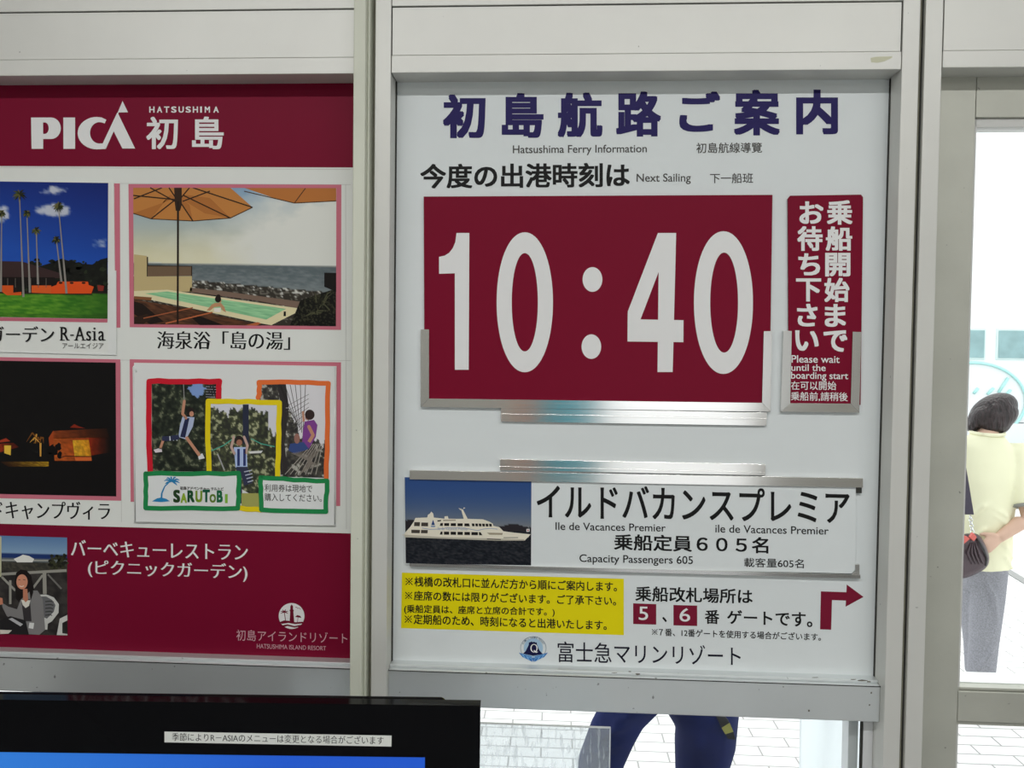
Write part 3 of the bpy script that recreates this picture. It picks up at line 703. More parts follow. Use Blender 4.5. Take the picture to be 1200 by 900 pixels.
# picture of the seaside pool
pp = Print(.0006)
def f_pool(u, v, x, y):
    hor = 308 + (x - 156) * .018
    if y < hor - .8:
        t = (y - 220) / 88
        c = mixc((124, 152, 178), (196, 190, 160), t * 1.05)
        cl = .9 * (u - .58) + .6 * t - .1 + .16 * nz(x * .03, y * .05, 1)
        c = mixc(c, (205, 206, 200), cl * 2.2 + .25)
        c = mixc(c, (206, 200, 160), max(0, t - .55) * 1.2 * min(1, max(0, (.62 - u) * 4)))
        return c
    k = nz(x * .25, y * 1.6, .5, 3)
    c = mixc((84, 94, 98), (112, 120, 122), (y - hor) / 30 + k * .7)
    if y < hor + .8: c = mixc((200, 200, 186), c, (y - hor + .8) / 1.6)
    if y > 328 + (x - 225) * .09:
        s_ = nz(x * .22, y * .55, 1, 3); w_ = (y - 328 - (x - 225) * .09) / 14; c = (186, 186, 180) if s_ > .3 + .25 * w_ else (48, 44, 38) if s_ < .02 + .12 * w_ else (96, 92, 84)
    return c
pp.grid([(156, 220), (394.2, 220.4), (393.7, 382.4), (157, 379.8)], 150, 104, f_pool); pp.up()
UO = (176, 116, 58); UD = (48, 32, 20)
pp.poly([(156, 220), (270, 220), (296, 243), (270, 255.5), (226, 259), (177, 256), (156, 250)], UO)
pp.poly([(286, 220), (394, 220.4), (394, 235), (345, 238), (318, 231)], (168, 104, 50)); pp.up()
pp.poly([(156, 250), (177, 256), (200, 228), (208, 234), (226, 259), (222, 240), (214, 234), (240, 250), (270, 255.5), (246, 232), (215, 228), (206, 232), (190, 238)], (160, 100, 48)); pp.up()
for a, b_ in (((208, 232), (177, 256.5)), ((208, 232), (226, 259)), ((215, 229), (270, 255.5)), ((226, 220), (296, 243)), ((207, 234), (156, 229)), ((176, 220), (205, 236)), ((246, 224), (214, 236)), ((198, 220), (206, 232)), ((222, 220), (212, 232)), ((190, 220), (157, 233))):
    pp.stroke([a, b_], 1.5, UD)
for a, b_ in (((156, 250), (177, 256.5)), ((177, 256.5), (226, 259)), ((226, 259), (270, 255.5)), ((270, 255.5), (296, 243)), ((286, 224), (345, 238)), ((345, 238), (358, 220.5)), ((345, 238), (394, 235.5))): pp.stroke([a, b_], 1.1, (70, 46, 28))
pp.poly([(204, 220), (213, 220), (213, 240), (211, 247), (206, 247), (205, 240)], UD); pp.up()
WLc = (178, 160, 116)
pp.poly([(157, 298), (172, 300), (172, 324), (225, 323.5), (225, 342), (190, 341), (157, 343)], WLc); pp.poly([(173, 312), (224, 312.5), (224, 323), (173, 324)], (104, 84, 66)); pp.stroke([(172.5, 311.5), (225, 312.5)], 1.5, UD); pp.stroke([(191, 312), (191.5, 330)], 1.2, UD); pp.stroke([(224.6, 312), (224.6, 326)], 1.2, UD); pp.poly([(170, 301), (173.5, 301), (173.7, 331), (171.5, 331), (171.5, 311), (170, 311)], (40, 34, 28))
pp.poly([(223, 337), (260, 341), (352, 353.5), (352, 362), (300, 352), (222, 342)], (112, 92, 80)); pp.poly([(380, 319.5), (394, 319.8), (394, 342), (380, 336)], (20, 16, 14)); pp.up()
pp.poly([(157, 341), (196, 339.5), (348, 361), (350, 365), (318, 381), (306, 379), (228, 362), (170, 350), (157, 349)], (206, 196, 158)); pp.up()
def quadg(q, c0, c1, sc_): pp.grid(q, 40, 16, lambda u, v, x, y: mixc(c0, c1, .5 + nz(x * sc_, y * sc_ * 2, 1, 3)))
quadg([(170, 344), (196, 341.5), (335, 362), (312, 374.5)], (112, 168, 124), (150, 196, 150), .3); pp.up()
pp.grid([(157, 351), (228, 363), (306, 381.6), (157, 379.8)], 40, 20, lambda u, v, x, y: mixc((92, 56, 36), (56, 36, 26), .5 + nz(x * .12, y * .7, 1, 2) * 1.2)); pp.up()
pp.poly([(157, 347), (178, 348.5), (177, 352), (157, 350.5)], (120, 76, 46)); pp.poly([(157, 353), (167, 356), (192, 377), (176, 380), (157, 368)], (30, 20, 16)); pp.poly([(157, 372), (172, 368), (180, 372), (168, 379.8), (157, 379.8)], (44, 28, 20)); pp.stroke([(168, 373), (226, 360.5)], 1.2, (150, 84, 52)); pp.stroke([(194, 379), (249, 366)], 1.6, (168, 92, 56)); pp.poly([(222, 370), (232, 369.5), (262, 381), (234, 381)], (24, 16, 14)); pp.poly([(288, 381), (302, 377.5), (306, 379), (300, 381.8)], (168, 92, 56)); pp.up()
# bather and palm shrub
pp.poly([(242, 364), (248, 357), (252, 355), (259, 355), (263, 360), (265, 366), (261, 364), (258, 359), (251, 360), (246, 364)], (176, 130, 96)); pp.poly([(251, 361), (259, 360.5), (258.5, 366), (250.6, 365.5)], (214, 206, 196)); pp.disc(255.5, 350.5, 3.6, 4, (30, 20, 18)); pp.disc(256, 346.6, 2.3, 1.6, (30, 20, 18)); pp.disc(257.6, 352.5, 1.9, 2.3, (176, 130, 96)); pp.up()
pp.grid([(352, 352), (393.8, 338), (393.7, 382.4), (340, 381)], 44, 34, lambda u, v, x, y: (14, 13, 10) if nz(x * .4, y * .4, 1, 3) < .2 else (48, 48, 34)); pp.up()
for k in range(26):
    a = math.radians(random.uniform(150, 350)); r = random.uniform(12, 24); x0, y0 = 378 + random.uniform(-8, 10), 358 + random.uniform(-6, 12)
    x1, y1 = x0 + r * math.cos(a), y0 + r * .8 * math.sin(a)
    if x1 < 393 and y1 < 381: pp.stroke([(x0, y0), ((x0 + x1) / 2, (y0 + y1) / 2 - 3), (x1, y1)], [1.6, 1.3, .3], random.choice([(26, 26, 18), (44, 46, 32), (70, 70, 50)]))
pp.poly([(332.5, 365), (335, 365), (335, 370.5), (332.3, 370.5)], (20, 18, 16)); pp.stroke([(208.6, 236), (208.2, 379.5)], 2.3, (34, 24, 18))
pp.done('pool_picture', PB)

# night picture of the lit tents
nt_ = Print(.0006)
nt_.grid([(-325, 417), (135.6, 425), (136.3, 581.8), (-325, 572)], 24, 24, lambda u, v, x, y: (12, 10, 11)); nt_.up()
def glow(q, c0, c1, vert=False): nt_.grid(q, 16, 10, lambda u, v, x, y: mixc(mixc(c0, c1, v if vert else u), (20, 10, 6), .18 + .25 * nz(x * .3, y * .3, 1)))
glow([(62, 505), (125, 502), (128, 513), (62, 514)], (150, 66, 26), (34, 16, 10)); glow([(62, 513.5), (104, 513), (106, 540), (64, 540)], (186, 88, 32), (160, 66, 22)); glow([(104, 513), (129, 512), (129, 530), (106, 534)], (150, 42, 16), (14, 10, 9)); nt_.poly([(57, 513), (62.5, 504.5), (62.5, 520), (58, 523)], (150, 62, 24)); nt_.poly([(82, 501), (87, 497), (92, 499.5), (100, 502)], (120, 36, 18)); nt_.up()
glow([(85, 516), (104, 515.5), (107, 535), (87.5, 535)], (232, 176, 44), (214, 140, 28)); nt_.poly([(87.5, 536), (107, 535.5), (107.5, 540), (88.5, 540)], (190, 90, 40)); nt_.stroke([(70, 537), (76, 534.5), (107, 535)], .9, (24, 14, 12))
glow([(0, 520), (16, 519), (22, 524), (0, 530)], (150, 46, 20), (80, 24, 14)); nt_.poly([(0, 516), (7, 513.5), (12, 517), (0, 518.5)], (150, 52, 30)); nt_.up(); nt_.poly([(5, 522), (13, 522), (12.5, 533.5), (5, 531)], (230, 172, 60))
for k in range(6): nt_.stroke([(44 + random.uniform(-6, 6), 512 + random.uniform(0, 8)), (38 + k * 2.5, 510 + random.uniform(-3, 3)), (31 + k * 4, 515 + random.uniform(0, 6))], [.6, 1.6, .4], random.choice([(150, 100, 40), (110, 66, 24), (190, 140, 60)]))
nt_.stroke([(47.5, 519), (47.5, 535)], [2.4, 1.6], (190, 140, 60)); nt_.grid([(0, 541), (57, 541), (57, 546.5), (10, 547)], 24, 5, lambda u, v, x, y: mixc((40, 20, 10), (196, 156, 30), u * (.7 + .5 * nz(x * .3, y, 1)))); nt_.up()
for k in range(9): nt_.blob(62 + random.uniform(-6, 8), 530 + random.uniform(-7, 7), 3.6, 4, (10, 8, 8))
nt_.done('night_picture', PB)

# restaurant picture
rp = Print(.0005)
def f_rest(u, v, x, y):
    if v < .17: return mixc((84, 116, 158), (122, 150, 178), v / .17)
    if v < .225: return (26, 48, 100)
    if v < .26: return (96, 104, 108) if u > .05 else (40, 60, 100)
    if v < .36: return (30, 52, 96) if u < .3 else mixc((44, 44, 40), (70, 66, 58), .5 + nz(x * .3, y * .5, 1))
    return mixc((34, 32, 32), (58, 54, 52), .5 + nz(x * .1, y * .12, 1))
rp.grid([(-200, 622), (78.6, 630), (79.2, 744.8), (-200, 738)], 130, 60, f_rest); rp.up()
for k in range(40):
    rp.blob(66 + random.uniform(-8, 12), 658 + random.uniform(-7, 8), 2.4, 2, random.choice([(36, 38, 28), (52, 54, 36), (26, 26, 22)]))
rp.poly([(16, 655), (22, 652.5), (27, 650), (34, 651.5), (40, 655), (38, 659), (20, 659)], (212, 212, 206)); rp.stroke([(2, 656.5), (62, 657)], 1.6, (150, 150, 144)); rp.up()
RC = (140, 138, 130)
rp.stroke([(0, 673), (78, 668.5)], 3.2, RC); rp.stroke([(2, 676), (18, 692)], 2.6, RC); rp.stroke([(52, 671), (52.5, 696)], 4.4, RC); rp.stroke([(50, 674), (38, 690)], 2.6, RC); rp.stroke([(12, 680), (12, 708)], 2.8, RC); rp.stroke([(56, 673), (72, 690)], 2, (104, 102, 98)); rp.poly([(-2, 628.5), (1.8, 629), (1.5, 676), (-2, 676)], (170, 170, 140)); rp.up()
rp.poly([(44, 697), (54, 696.5), (63, 700), (69, 708), (68.6, 718), (61, 728), (56, 731), (55.4, 738), (49, 737.5), (52, 728), (46, 722)], (188, 188, 184)); rp.up()
rp.poly([(46, 699), (54, 699), (61, 703), (65, 709), (63, 717), (55, 725), (48, 722)], (96, 96, 98)); rp.poly([(70, 725), (78.9, 720.6), (79, 727), (73, 730), (73, 742), (79, 743), (79.1, 744.5), (66.5, 744.2)], (192, 192, 188)); rp.up()
for k in range(5): rp.stroke([(53, 705 + k * 4), (59, 704.4 + k * 4), (63 - k * .5, 705.4 + k * 4)], 1, (40, 38, 38))
rp.poly([(17, 682), (19, 671), (25, 667.5), (31, 668.5), (36, 674), (39, 686), (41, 696), (37, 705), (27, 710), (19, 702)], (24, 18, 18)); rp.up()
rp.poly([(24, 703), (36, 692), (44, 692), (50, 702), (53, 738), (46, 744), (30, 743), (22, 730), (8, 722), (3, 712), (2, 706), (10, 711), (20, 714)], (118, 116, 116)); rp.poly([(-1, 700), (3, 701), (3.5, 708), (-1, 709)], (184, 120, 96)); rp.up()
rp.poly([(25, 703), (35, 702), (37, 728), (28, 728)], (50, 46, 48)); rp.poly([(24.8, 703), (35.6, 703.5), (34, 710), (30, 712.5), (26.6, 709)], (206, 202, 192)); rp.poly([(27, 690), (32, 690), (33, 703), (30, 706), (27, 702)], (176, 116, 92)); rp.disc(25.8, 681.8, 6.6, 8.8, (192, 132, 106)); rp.up()
rp.poly([(19, 678), (22, 672), (28, 671), (32, 677), (34, 688), (36, 704), (39, 694), (37, 676), (31, 668.5), (24, 667.5), (19, 672)], (24, 18, 18)); rp.stroke([(22.6, 686.6), (25.4, 687.6), (28, 686.4)], .9, (214, 196, 186)); rp.stroke([(21.6, 679.6), (23.8, 679.4)], .7, (50, 30, 26)); rp.stroke([(27.2, 679.2), (29.6, 679.6)], .7, (50, 30, 26))
rp.poly([(0, 727), (12, 722), (30, 727), (34, 744), (0, 743)], (30, 28, 30)); rp.up(); rp.poly([(10, 725.4), (14, 724), (27, 731.5), (24, 734)], (170, 170, 172)); rp.poly([(34.5, 729.6), (40, 730), (39, 737), (33.5, 736)], (206, 206, 204)); rp.poly([(0, 738), (14, 738.5), (10, 742.5), (0, 743)], (196, 190, 180))
rp.done('restaurant_picture', bb)

# pasted sheet with the palm garden
sy = -.0012
gs = empty('pasted_sheet', (at(60, 415, sy).x, sy, at(60, 415, sy).z), 'white mounted sheet with palm trees on a lawn, pasted over the poster', 'pasted sheet')
strip('backing', [(-330, 207), (133.3, 214), (135.6, 415.8), (-330, 404)], sy, .0003, PAPER, gs, bev=.0003)
strip('corner_strip', [(126.5, 317), (136.2, 317), (136.4, 416.3), (-330, 404), (-330, 402), (126.5, 414)], sy - .0008, sy, mat('clear_white_edge', ink(208, 210, 208), .3), gs, bev=.0002)
gpn = Print(sy)
def f_palm(u, v, x, y):
    if y < 322:
        t = (y - 214) / 108
        c = mixc((16, 34, 104), (28, 72, 160), t * 1.1 + (.25 - .3 * max(0, x) / 128))
        a = max(0, 1 - ((x - 62) / 24) ** 2 - ((y - 246) / 10) ** 2) + max(0, 1 - ((x - 2) / 11) ** 2 - ((y - 250) / 13) ** 2) + .5 * max(0, 1 - ((x - 62) / 18) ** 2 - ((y - 223) / 6) ** 2) + .45 * max(0, 1 - ((x - 118) / 14) ** 2 - ((y - 286) / 7) ** 2)
        if a > 0: c = mixc(c, (188, 190, 198), min(.92, max(0, a * 2.0 - .35 + 1.0 * nz(x * .12, y * .16, 1))))
        return c
    if y < 345: return (28, 18, 18)
    k = nz(x * .09, y * .5, 1, 4)
    c = mixc((44, 104, 24), (96, 146, 40), .45 + k * .8)
    return mixc(c, (34, 74, 22), max(0, (x - 60) / 110) + (.3 if y > 368 else 0))
gpn.grid([(-330, 208), (126.8, 214.4), (126, 373.6), (-330, 366)], 190, 90, f_palm); gpn.up()
gpn.poly([(-330, 366.5), (126, 373.8), (125.8, 378), (-330, 371)], (176, 96, 112))
for k in range(150):
    x = random.uniform(30, 125); y = random.uniform(303 + 8 * abs(math.sin(x * .07)) - (6 if 58 < x < 84 or x > 112 else 0), 340)
    gpn.blob(x, y, random.uniform(1.5, 4), random.uniform(1, 2.6), random.choice([(16, 18, 14), (22, 26, 18), (34, 42, 26), (14, 14, 12)]))
gpn.poly([(20, 316), (40, 314), (60, 308), (72, 303), (82, 306), (96, 309), (108, 310), (118, 304), (126, 302), (126, 342), (20, 342)], (18, 19, 15))
gpn.up(); gpn.poly([(-330, 300), (0, 306), (26, 306.5), (70, 320), (72, 326), (-330, 322)], (52, 36, 36)); gpn.poly([(-330, 322), (64, 325), (64, 335), (-330, 335)], (20, 15, 15)); gpn.up()
for x in range(0, 60, 9): gpn.stroke([(x, 326), (x, 337)], .8, (90, 84, 76))
OR = (196, 78, 28)
gpn.poly([(2.5, 334.5), (15.5, 334.5), (15.5, 343), (25, 342), (25, 346), (8, 346), (2.5, 342)], OR); gpn.poly([(37, 334.5), (60, 334.5), (60, 344), (37, 343)], (200, 84, 34)); gpn.poly([(60, 336), (66, 334), (68, 330), (103, 330), (104, 334), (110, 336), (107, 344), (60, 344)], (206, 74, 26)); gpn.poly([(114, 334), (122, 335), (121, 341), (115, 341)], (120, 40, 32)); gpn.up()
for x in (71, 84, 98): gpn.disc(x, 331.5, 2.3, 1.3, (50, 26, 16))
gpn.up()
for (x0, y0, x1, y1, r) in ((22.8, 228, 27.5, 348, 9), (2, 250, 1, 342, 6), (31.5, 250, 35, 343, 5.5), (42.5, 270, 44.5, 333, 6), (68.5, 242, 78, 344, 7.5), (66, 281, 72, 330, 6)):
    gpn.stroke([(x0, y0), (x0 * .6 + x1 * .4, y0 * .6 + y1 * .4), (x1, y1)], [1.1, 1.4, 2.6], (128, 124, 118))
    gpn.up()
    for a in range(0, 360, 24):
        a2 = math.radians(a + random.uniform(-9, 9)); rr = r * random.uniform(.7, 1.05)
        xe, ye = x0 + rr * math.cos(a2), y0 + rr * .8 * math.sin(a2) + (1.5 if math.sin(a2) > -.5 else 0)
        gpn.stroke([(x0, y0), ((x0 + xe) / 2, (y0 + ye) / 2 - 1), (xe, ye)], [1.2, 1.9, .3], random.choice([(34, 42, 22), (60, 68, 34), (88, 84, 48), (28, 30, 20)]))
gpn.done('garden_picture', gs)
words('garden_caption', [('ガーデン', (-13, 382, 400.3), (63.5, 382.6, 401))], sy - .0012, BLACKINK, gs, mincho=True)
ra = MB(); ry_ = sy - .0012
for s, a, t, c, b_ in (('R', 71, 383.2, 80.6, 398.8), ('-', 82.2, 392, 86.4, 393.6), ('A', 88, 383, 99, 398.8), ('s', 101, 388, 106.8, 399.2), ('i', 109.4, 383.8, 112, 398.8), ('a', 115.2, 388, 122.4, 399.2)):
    letter(ra, s, (a, t, b_), (c, t, b_), ry_, mincho=True)
for x0, x1, y in ((70, 76, 398.6), (78.6, 81.6, 398.6), (70, 74, 383.6), (86.8, 91.6, 398.6), (95.6, 100.6, 398.6), (108, 113.6, 398.6), (108, 111.6, 388.6), (121.4, 123.8, 398.6)):
    ra.add([at(x0, y - .5, ry_), at(x1, y - .5, ry_), at(x1, y + .4, ry_), at(x0, y + .4, ry_)], [(0, 1, 2, 3)])
ra.build('garden_name', BLACKINK, gs)
words('garden_reading', [('アールエイジア', (73, 401.8, 408.4), (121.4, 401.9, 408.6))], sy - .0012, GREYINK, gs)

# mounted adventure flyer
fy = -.0022
fl = empty('adventure_flyer', (at(275, 615, fy).x, fy, at(275, 615, fy).z), 'white mounted flyer of rope adventure pictures in marker pen frames, fixed over the poster', 'flyer')
FLW = mat('flyer_paper', ink(208, 209, 208), .3)
strip('backing', [(155.2, 430.5), (158, 426), (394.2, 429.5), (393.6, 617), (157.2, 612.6)], fy, .0003, FLW, fl, bev=.0004)
ce = MB()
for a, b_ in (((156.6, 430), (158.6, 612)), ((157.5, 611.4), (393, 615.6)), ((392.6, 430), (392.4, 615)), ((159, 432), (160, 436))):
    p0, p1 = at(*a, fy), at(*b_, fy); ce.tube([(p0.x, fy - .0006, p0.z), (p1.x, fy - .0006, p1.z)], .0012, 8)
ce.build('edge_strip', mat('clear_edge_strip', ink(198, 200, 198), .2), fl, smooth=True)
fp = Print(fy)
def forest(x, y, a, b_, c_, s_=.16):
    k = nz(x * s_, y * s_, 1, 4)
    return mixc(a, b_, .35 + k) if k < .38 else c_
fp.grid([(178, 449.5), (256, 449.5), (255, 553), (178, 552)], 78, 100, lambda u, v, x, y: (116, 142, 190) if math.hypot((x - 231) / 9, (y - 456) / 9) < 1 + .4 * nz(x * .2, y * .2, 1) else forest(x, y, (26, 30, 26), (62, 70, 52), (96, 100, 80)))
fp.grid([(304, 450), (382.5, 450), (381, 560), (304, 558)], 78, 108, lambda u, v, x, y: (204, 202, 206) if (u > .32 + .08 * nz(y * .1, 0, 1) and v < .42 + .3 * nz(x * .07, 4, 1) + .1 * u) else forest(x, y, (46, 44, 44), (96, 94, 82), (160, 158, 150), .2)); fp.up()
fp.grid([(246, 472), (325, 473), (325, 597), (246, 552)], 78, 108, lambda u, v, x, y: (196, 196, 204) if v < .1 + .12 * nz(x * .12, 2, 1) + (.2 if u > .86 else 0) else forest(x, y, (44, 46, 40), (92, 98, 66), (150, 152, 120), .22)); fp.up()
for k in range(7): fp.stroke([(322 + k * 6, 451), (346 + k * 1.5, 492 + k * 3)], .7, (60, 54, 54)); fp.stroke([(332 + k * 2.5, 478 + 5 * k), (362, 462 + k * 5)], .5, (90, 84, 84))
fp.stroke([(330, 450), (334, 478), (330, 520), (333, 556)], [10, 9, 7, 8], (48, 44, 44)); fp.stroke([(288, 474), (288, 520)], 7, (40, 44, 62)); fp.stroke([(246, 529), (262, 522), (276, 512)], 1.2, (70, 150, 130)); fp.stroke([(294, 514), (306, 520), (322, 523.5)], 1.2, (70, 150, 130)); fp.poly([(291, 529), (308, 528), (306, 531), (293, 531.5)], (196, 196, 196)); fp.stroke([(255, 532), (263, 551)], 1.6, (150, 150, 152))
for k in range(5): fp.stroke([(243 + k * 3, 451), (247 + k * 3, 466)], 1.6, (34, 32, 40)); fp.stroke([(241, 453 + k * 3), (256, 453.6 + k * 3)], .6, (150, 150, 160))
for k in range(7): fp.stroke([(334 + k * 6, 556), (366 + k * 2, 520)], .9, (150, 144, 136)); 
fp.stroke([(215, 449.8), (216, 470)], .7, (150, 150, 150)); fp.up()
SK = (178, 128, 104)
def kid(parts):
    for pts, wd, c in parts: fp.stroke(pts, wd, c, True); 
fp.stroke([(216, 470), (214, 485), (218, 490)], 3.2, SK, True); fp.disc(223.5, 483, 4.6, 5, (34, 26, 26)); fp.disc(224.5, 485, 2.6, 3.2, SK); fp.poly([(214, 488), (228, 489), (226, 500), (218, 515), (209, 512), (211, 498)], (160, 170, 196)); fp.poly([(217, 490), (222, 490), (217, 513), (211, 512)], (36, 40, 70)); fp.stroke([(210, 512), (198, 514), (190, 514)], 5.6, (44, 48, 74)); fp.stroke([(192, 513.5), (188, 525)], 3, SK, True); fp.stroke([(218, 512), (226, 523), (234, 534)], 3.6, SK, True); fp.poly([(180, 527), (189, 524.6), (190, 529.6), (182, 530.4)], (200, 190, 196)); fp.poly([(232, 534), (237, 531), (240, 537), (233, 538.6)], (204, 204, 208))
for k in range(4): fp.stroke([(195 + k * 4, 511.2), (195.4 + k * 4, 516.4)], 1.2, (196, 200, 208))
fp.disc(280, 516, 5, 5.6, (40, 32, 30)); fp.disc(280.4, 518.6, 3.4, 3.6, (150, 104, 84)); fp.stroke([(274, 512), (271, 524), (275, 532)], 3, (178, 150, 140), True); fp.stroke([(286, 512), (290, 522), (288, 532)], 3, (178, 150, 140), True); fp.poly([(274, 524), (289, 524), (290, 548), (276, 548)], (160, 176, 210)); fp.poly([(278, 526), (281, 526), (281, 546), (278, 546)], (40, 50, 100)); fp.poly([(285, 526), (288, 526), (288, 546), (285, 546)], (40, 50, 100)); fp.poly([(277, 547), (290, 547), (296, 566), (286, 569), (283, 556), (284, 590), (277, 590)], (48, 52, 74)); fp.up(); fp.poly([(283, 578), (304, 578), (304, 596), (283, 594)], (150, 150, 84))
for k in range(4): fp.stroke([(286 + k * 1.4, 553 + k * 4), (295 + k * .6, 551 + k * 4)], 1.1, (176, 180, 196))
fp.disc(363, 486, 5.6, 6, (50, 38, 38)); fp.disc(360.5, 488.5, 3, 3.8, (150, 104, 92)); fp.poly([(357, 494), (368, 492), (372, 498), (370, 512), (362, 526), (354, 520), (355, 506)], (116, 60, 130)); fp.stroke([(362, 500), (367, 510), (362, 518)], 4, SK, True); fp.stroke([(355, 482), (356, 494)], 2.6, SK); fp.poly([(340, 520), (356, 518), (362, 526), (346, 532), (338, 528)], (52, 70, 120)); fp.disc(348, 514, 3.4, 6, (140, 100, 90)); fp.up()
for k in range(24): fp.stroke([(378 - k * 1.6, 524 + k * .3), (350 + k, 556 - k * .5)], .5, (120, 112, 104))
fp.up(2)
def wob(pts, n=7, a=.7):
    r = []
    for i in range(len(pts) - 1):
        for k in range(n): t = k / n; r.append((pts[i][0] * (1 - t) + pts[i + 1][0] * t + random.uniform(-a, a), pts[i][1] * (1 - t) + pts[i + 1][1] * t + random.uniform(-a, a)))
    return r + [pts[-1]]
fp.stroke(wob([(175.4, 552), (174.4, 446.6), (256.6, 447), (256, 468)]), 6.4, (188, 26, 44), True); fp.stroke(wob([(303, 466), (304, 447.6), (384.4, 448.6), (382.4, 560)]), 5.6, (226, 104, 52), True); fp.up()
fp.stroke(wob([(244.4, 552), (243.6, 470), (327, 471.6), (325.4, 558)]), 6, (230, 190, 24), True); fp.stroke(wob([(281, 595.6), (306, 597.6)], 4), 6, (230, 190, 24), True); fp.up()
GR = (30, 124, 70)
for pts in ([(170.6, 555), (280, 555), (279, 596), (171, 595.5)], [(305.6, 560), (383.4, 564), (381.4, 599), (305.8, 597.5)]):
    fp.poly(pts, (208, 210, 210)); fp.up(); fp.stroke(wob(pts + [pts[0]], 6), 5.4, GR, True); fp.up()
BL = (36, 120, 170)
fp.stroke([(189, 587), (189.6, 578), (193, 570), (198, 565.4)], [2, 1.8, 1.4, 1.2], BL); fp.poly([(178, 587.5), (184, 584), (189, 583), (195, 584.6), (199, 587.4), (189, 588.4)], BL)
for a in (-170, -135, -100, -60, -20, 15, 50, 150): fp.stroke([(201.5, 564), (201.5 + 6 * math.cos(math.radians(a)), 563 + 4.4 * math.sin(math.radians(a))), (201.5 + 9.5 * math.cos(math.radians(a)), 564.6 + 5.6 * math.sin(math.radians(a)))], [1.4, 2, .3], BL)
fp.done('rope_pictures', fl)
lt = Print(fy); cs = [(34, 60, 30), (130, 160, 40), (24, 70, 40), (110, 140, 36), (20, 84, 60), (90, 120, 40), (24, 96, 60), (120, 170, 60)]
for k, (ch, a, c_, t, b_) in enumerate((('S', 203, 211, 574, 589), ('A', 211.6, 219, 578, 589.4), ('R', 219.6, 228, 574.6, 588.6), ('U', 229, 237, 575, 588.6), ('T', 237.4, 246, 573.6, 588.6), ('O', 245.6, 253, 579, 589), ('B', 254, 261, 574.6, 588.8), ('I', 263.6, 266.8, 579, 589.6))):
    letter(lt, ch, (a, t, b_), (c_, t, b_), fy - .0014, .05, col=cs[k])
lt.done('park_name', fl)
words('flyer_lettering', [('初島アドベンチャー サルトビ', (211, 570, 574), (262, 571, 575))], fy - .0014, GREYINK, fl, wt=.03)
words('flyer_lettering', [('利用券は現地で', (310, 567.3, 576), (366, 568.3, 577)), ('購入してください。', (310, 578, 587), (377, 579.3, 588.3))], fy - .0014, GREYINK, fl, wt=.004)

# ------------------------------------------------------------------ television on its table, and the acrylic screen
TVY = -.30
pr = at(563, 827, TVY); th = math.radians(3.0)
ZT = pr.z
TVW = 1.02; TVH = .60
tvx = pr.x - TVW / 2 * math.cos(th); tvy = TVY - TVW / 2 * math.sin(th)
TZ = ZT - TVH - .035                                   # table top
tv = empty('television', (tvx, tvy, TZ), 'black flat television with a blue screen, low in front of the poster', 'television', rz=th)
def lbuild(mb, name, m, parent, **k):
    """vertices already in the thing's own axes"""
    me = wloc(parent); mb.v = [tuple(Vector(v) + me) for v in mb.v]; return mb.build(name, m, parent, **k)
def on_tv(px, py):
    """pixel to the television's own x, z on its front face"""
    d = ROT @ Vector(((px - 600) / FPX, 1.0, -(py - 450) / FPX)); nrm = Vector((math.sin(th), -math.cos(th), 0))
    t = (Vector((tvx, tvy, 0)) - CAM).dot(nrm) / d.dot(nrm); p = CAM + d * t - Vector((tvx, tvy, TZ))
    return p.x * math.cos(th) + p.y * math.sin(th), p.z
H0, H1 = .035, .035 + TVH
hx = TVW / 2
sx1, sz1 = on_tv(498, 887.6); sx0 = -sx1; sz0 = H0 + .085
bz = MB()
for x0, x1, z0, z1 in ((-hx, hx, sz1, H1), (-hx, hx, H0, sz0), (-hx, sx0, sz0, sz1), (sx1, hx, sz0, sz1)): bz.box(x0, x1, 0, .02, z0, z1)
lbuild(bz, 'bezel', BLACKPL, tv)
lbuild(MB().prism([(-hx + .012, H0 + .01), (hx - .012, H0 + .01), (hx - .03, H1 - .055), (-hx + .03, H1 - .055)], .0205, .085).prism([(-hx + .02, H1 - .05), (hx - .055, H1 - .05), (hx - .055, H1 - .002), (hx - .062, H1 + .001), (-hx + .03, H1 + .001)], .0202, .031), 'housing', BLACKPL, tv, bevel=.004)
em_ = mat('lit_blue_screen', (.01, .03, .12), .25, emit=(.008, .085, .50), estr=1.0)
nt = em_.node_tree; tcn = [n for n in nt.nodes if n.type == 'TEX_COORD'][0]; sx_ = nt.nodes.new('ShaderNodeSeparateXYZ'); rp_ = nt.nodes.new('ShaderNodeValToRGB')
mr_ = nt.nodes.new('ShaderNodeMapRange'); mr_.inputs['From Min'].default_value = sx0; mr_.inputs['From Max'].default_value = sx1
rp_.color_ramp.elements[0].color = (.03, .22, .62, 1); rp_.color_ramp.elements[1].color = (.008, .075, .50, 1); rp_.color_ramp.elements[1].position = .75
nt.links.new(tcn.outputs['Object'], sx_.inputs[0]); nt.links.new(sx_.outputs['X'], mr_.inputs['Value']); nt.links.new(mr_.outputs['Result'], rp_.inputs['Fac']); nt.links.new(rp_.outputs['Color'], nt.nodes['Principled BSDF'].inputs['Emission Color'])
lbuild(MB().box(sx0 - .001, sx1 + .001, .003, .012, sz0 - .001, sz1 + .001), 'screen', em_, tv, label='lit blue screen')
a = [on_tv(*q) for q in ((193, 857.3), (459, 862), (458.7, 874.6), (193, 869.6))]
ls = lbuild(MB().prism([a[0], a[1], a[2], a[3]], -.0008, .0001), 'label_strip', PAPER, tv, label='white paper strip with a printed notice')
V, F = glyphs('季節によりR－ASIAのメニューは変更となる場合がございます', .008, .01, 0)
c0, c1 = on_tv(202, 863.5), on_tv(449.5, 867.8); hgt = .0125
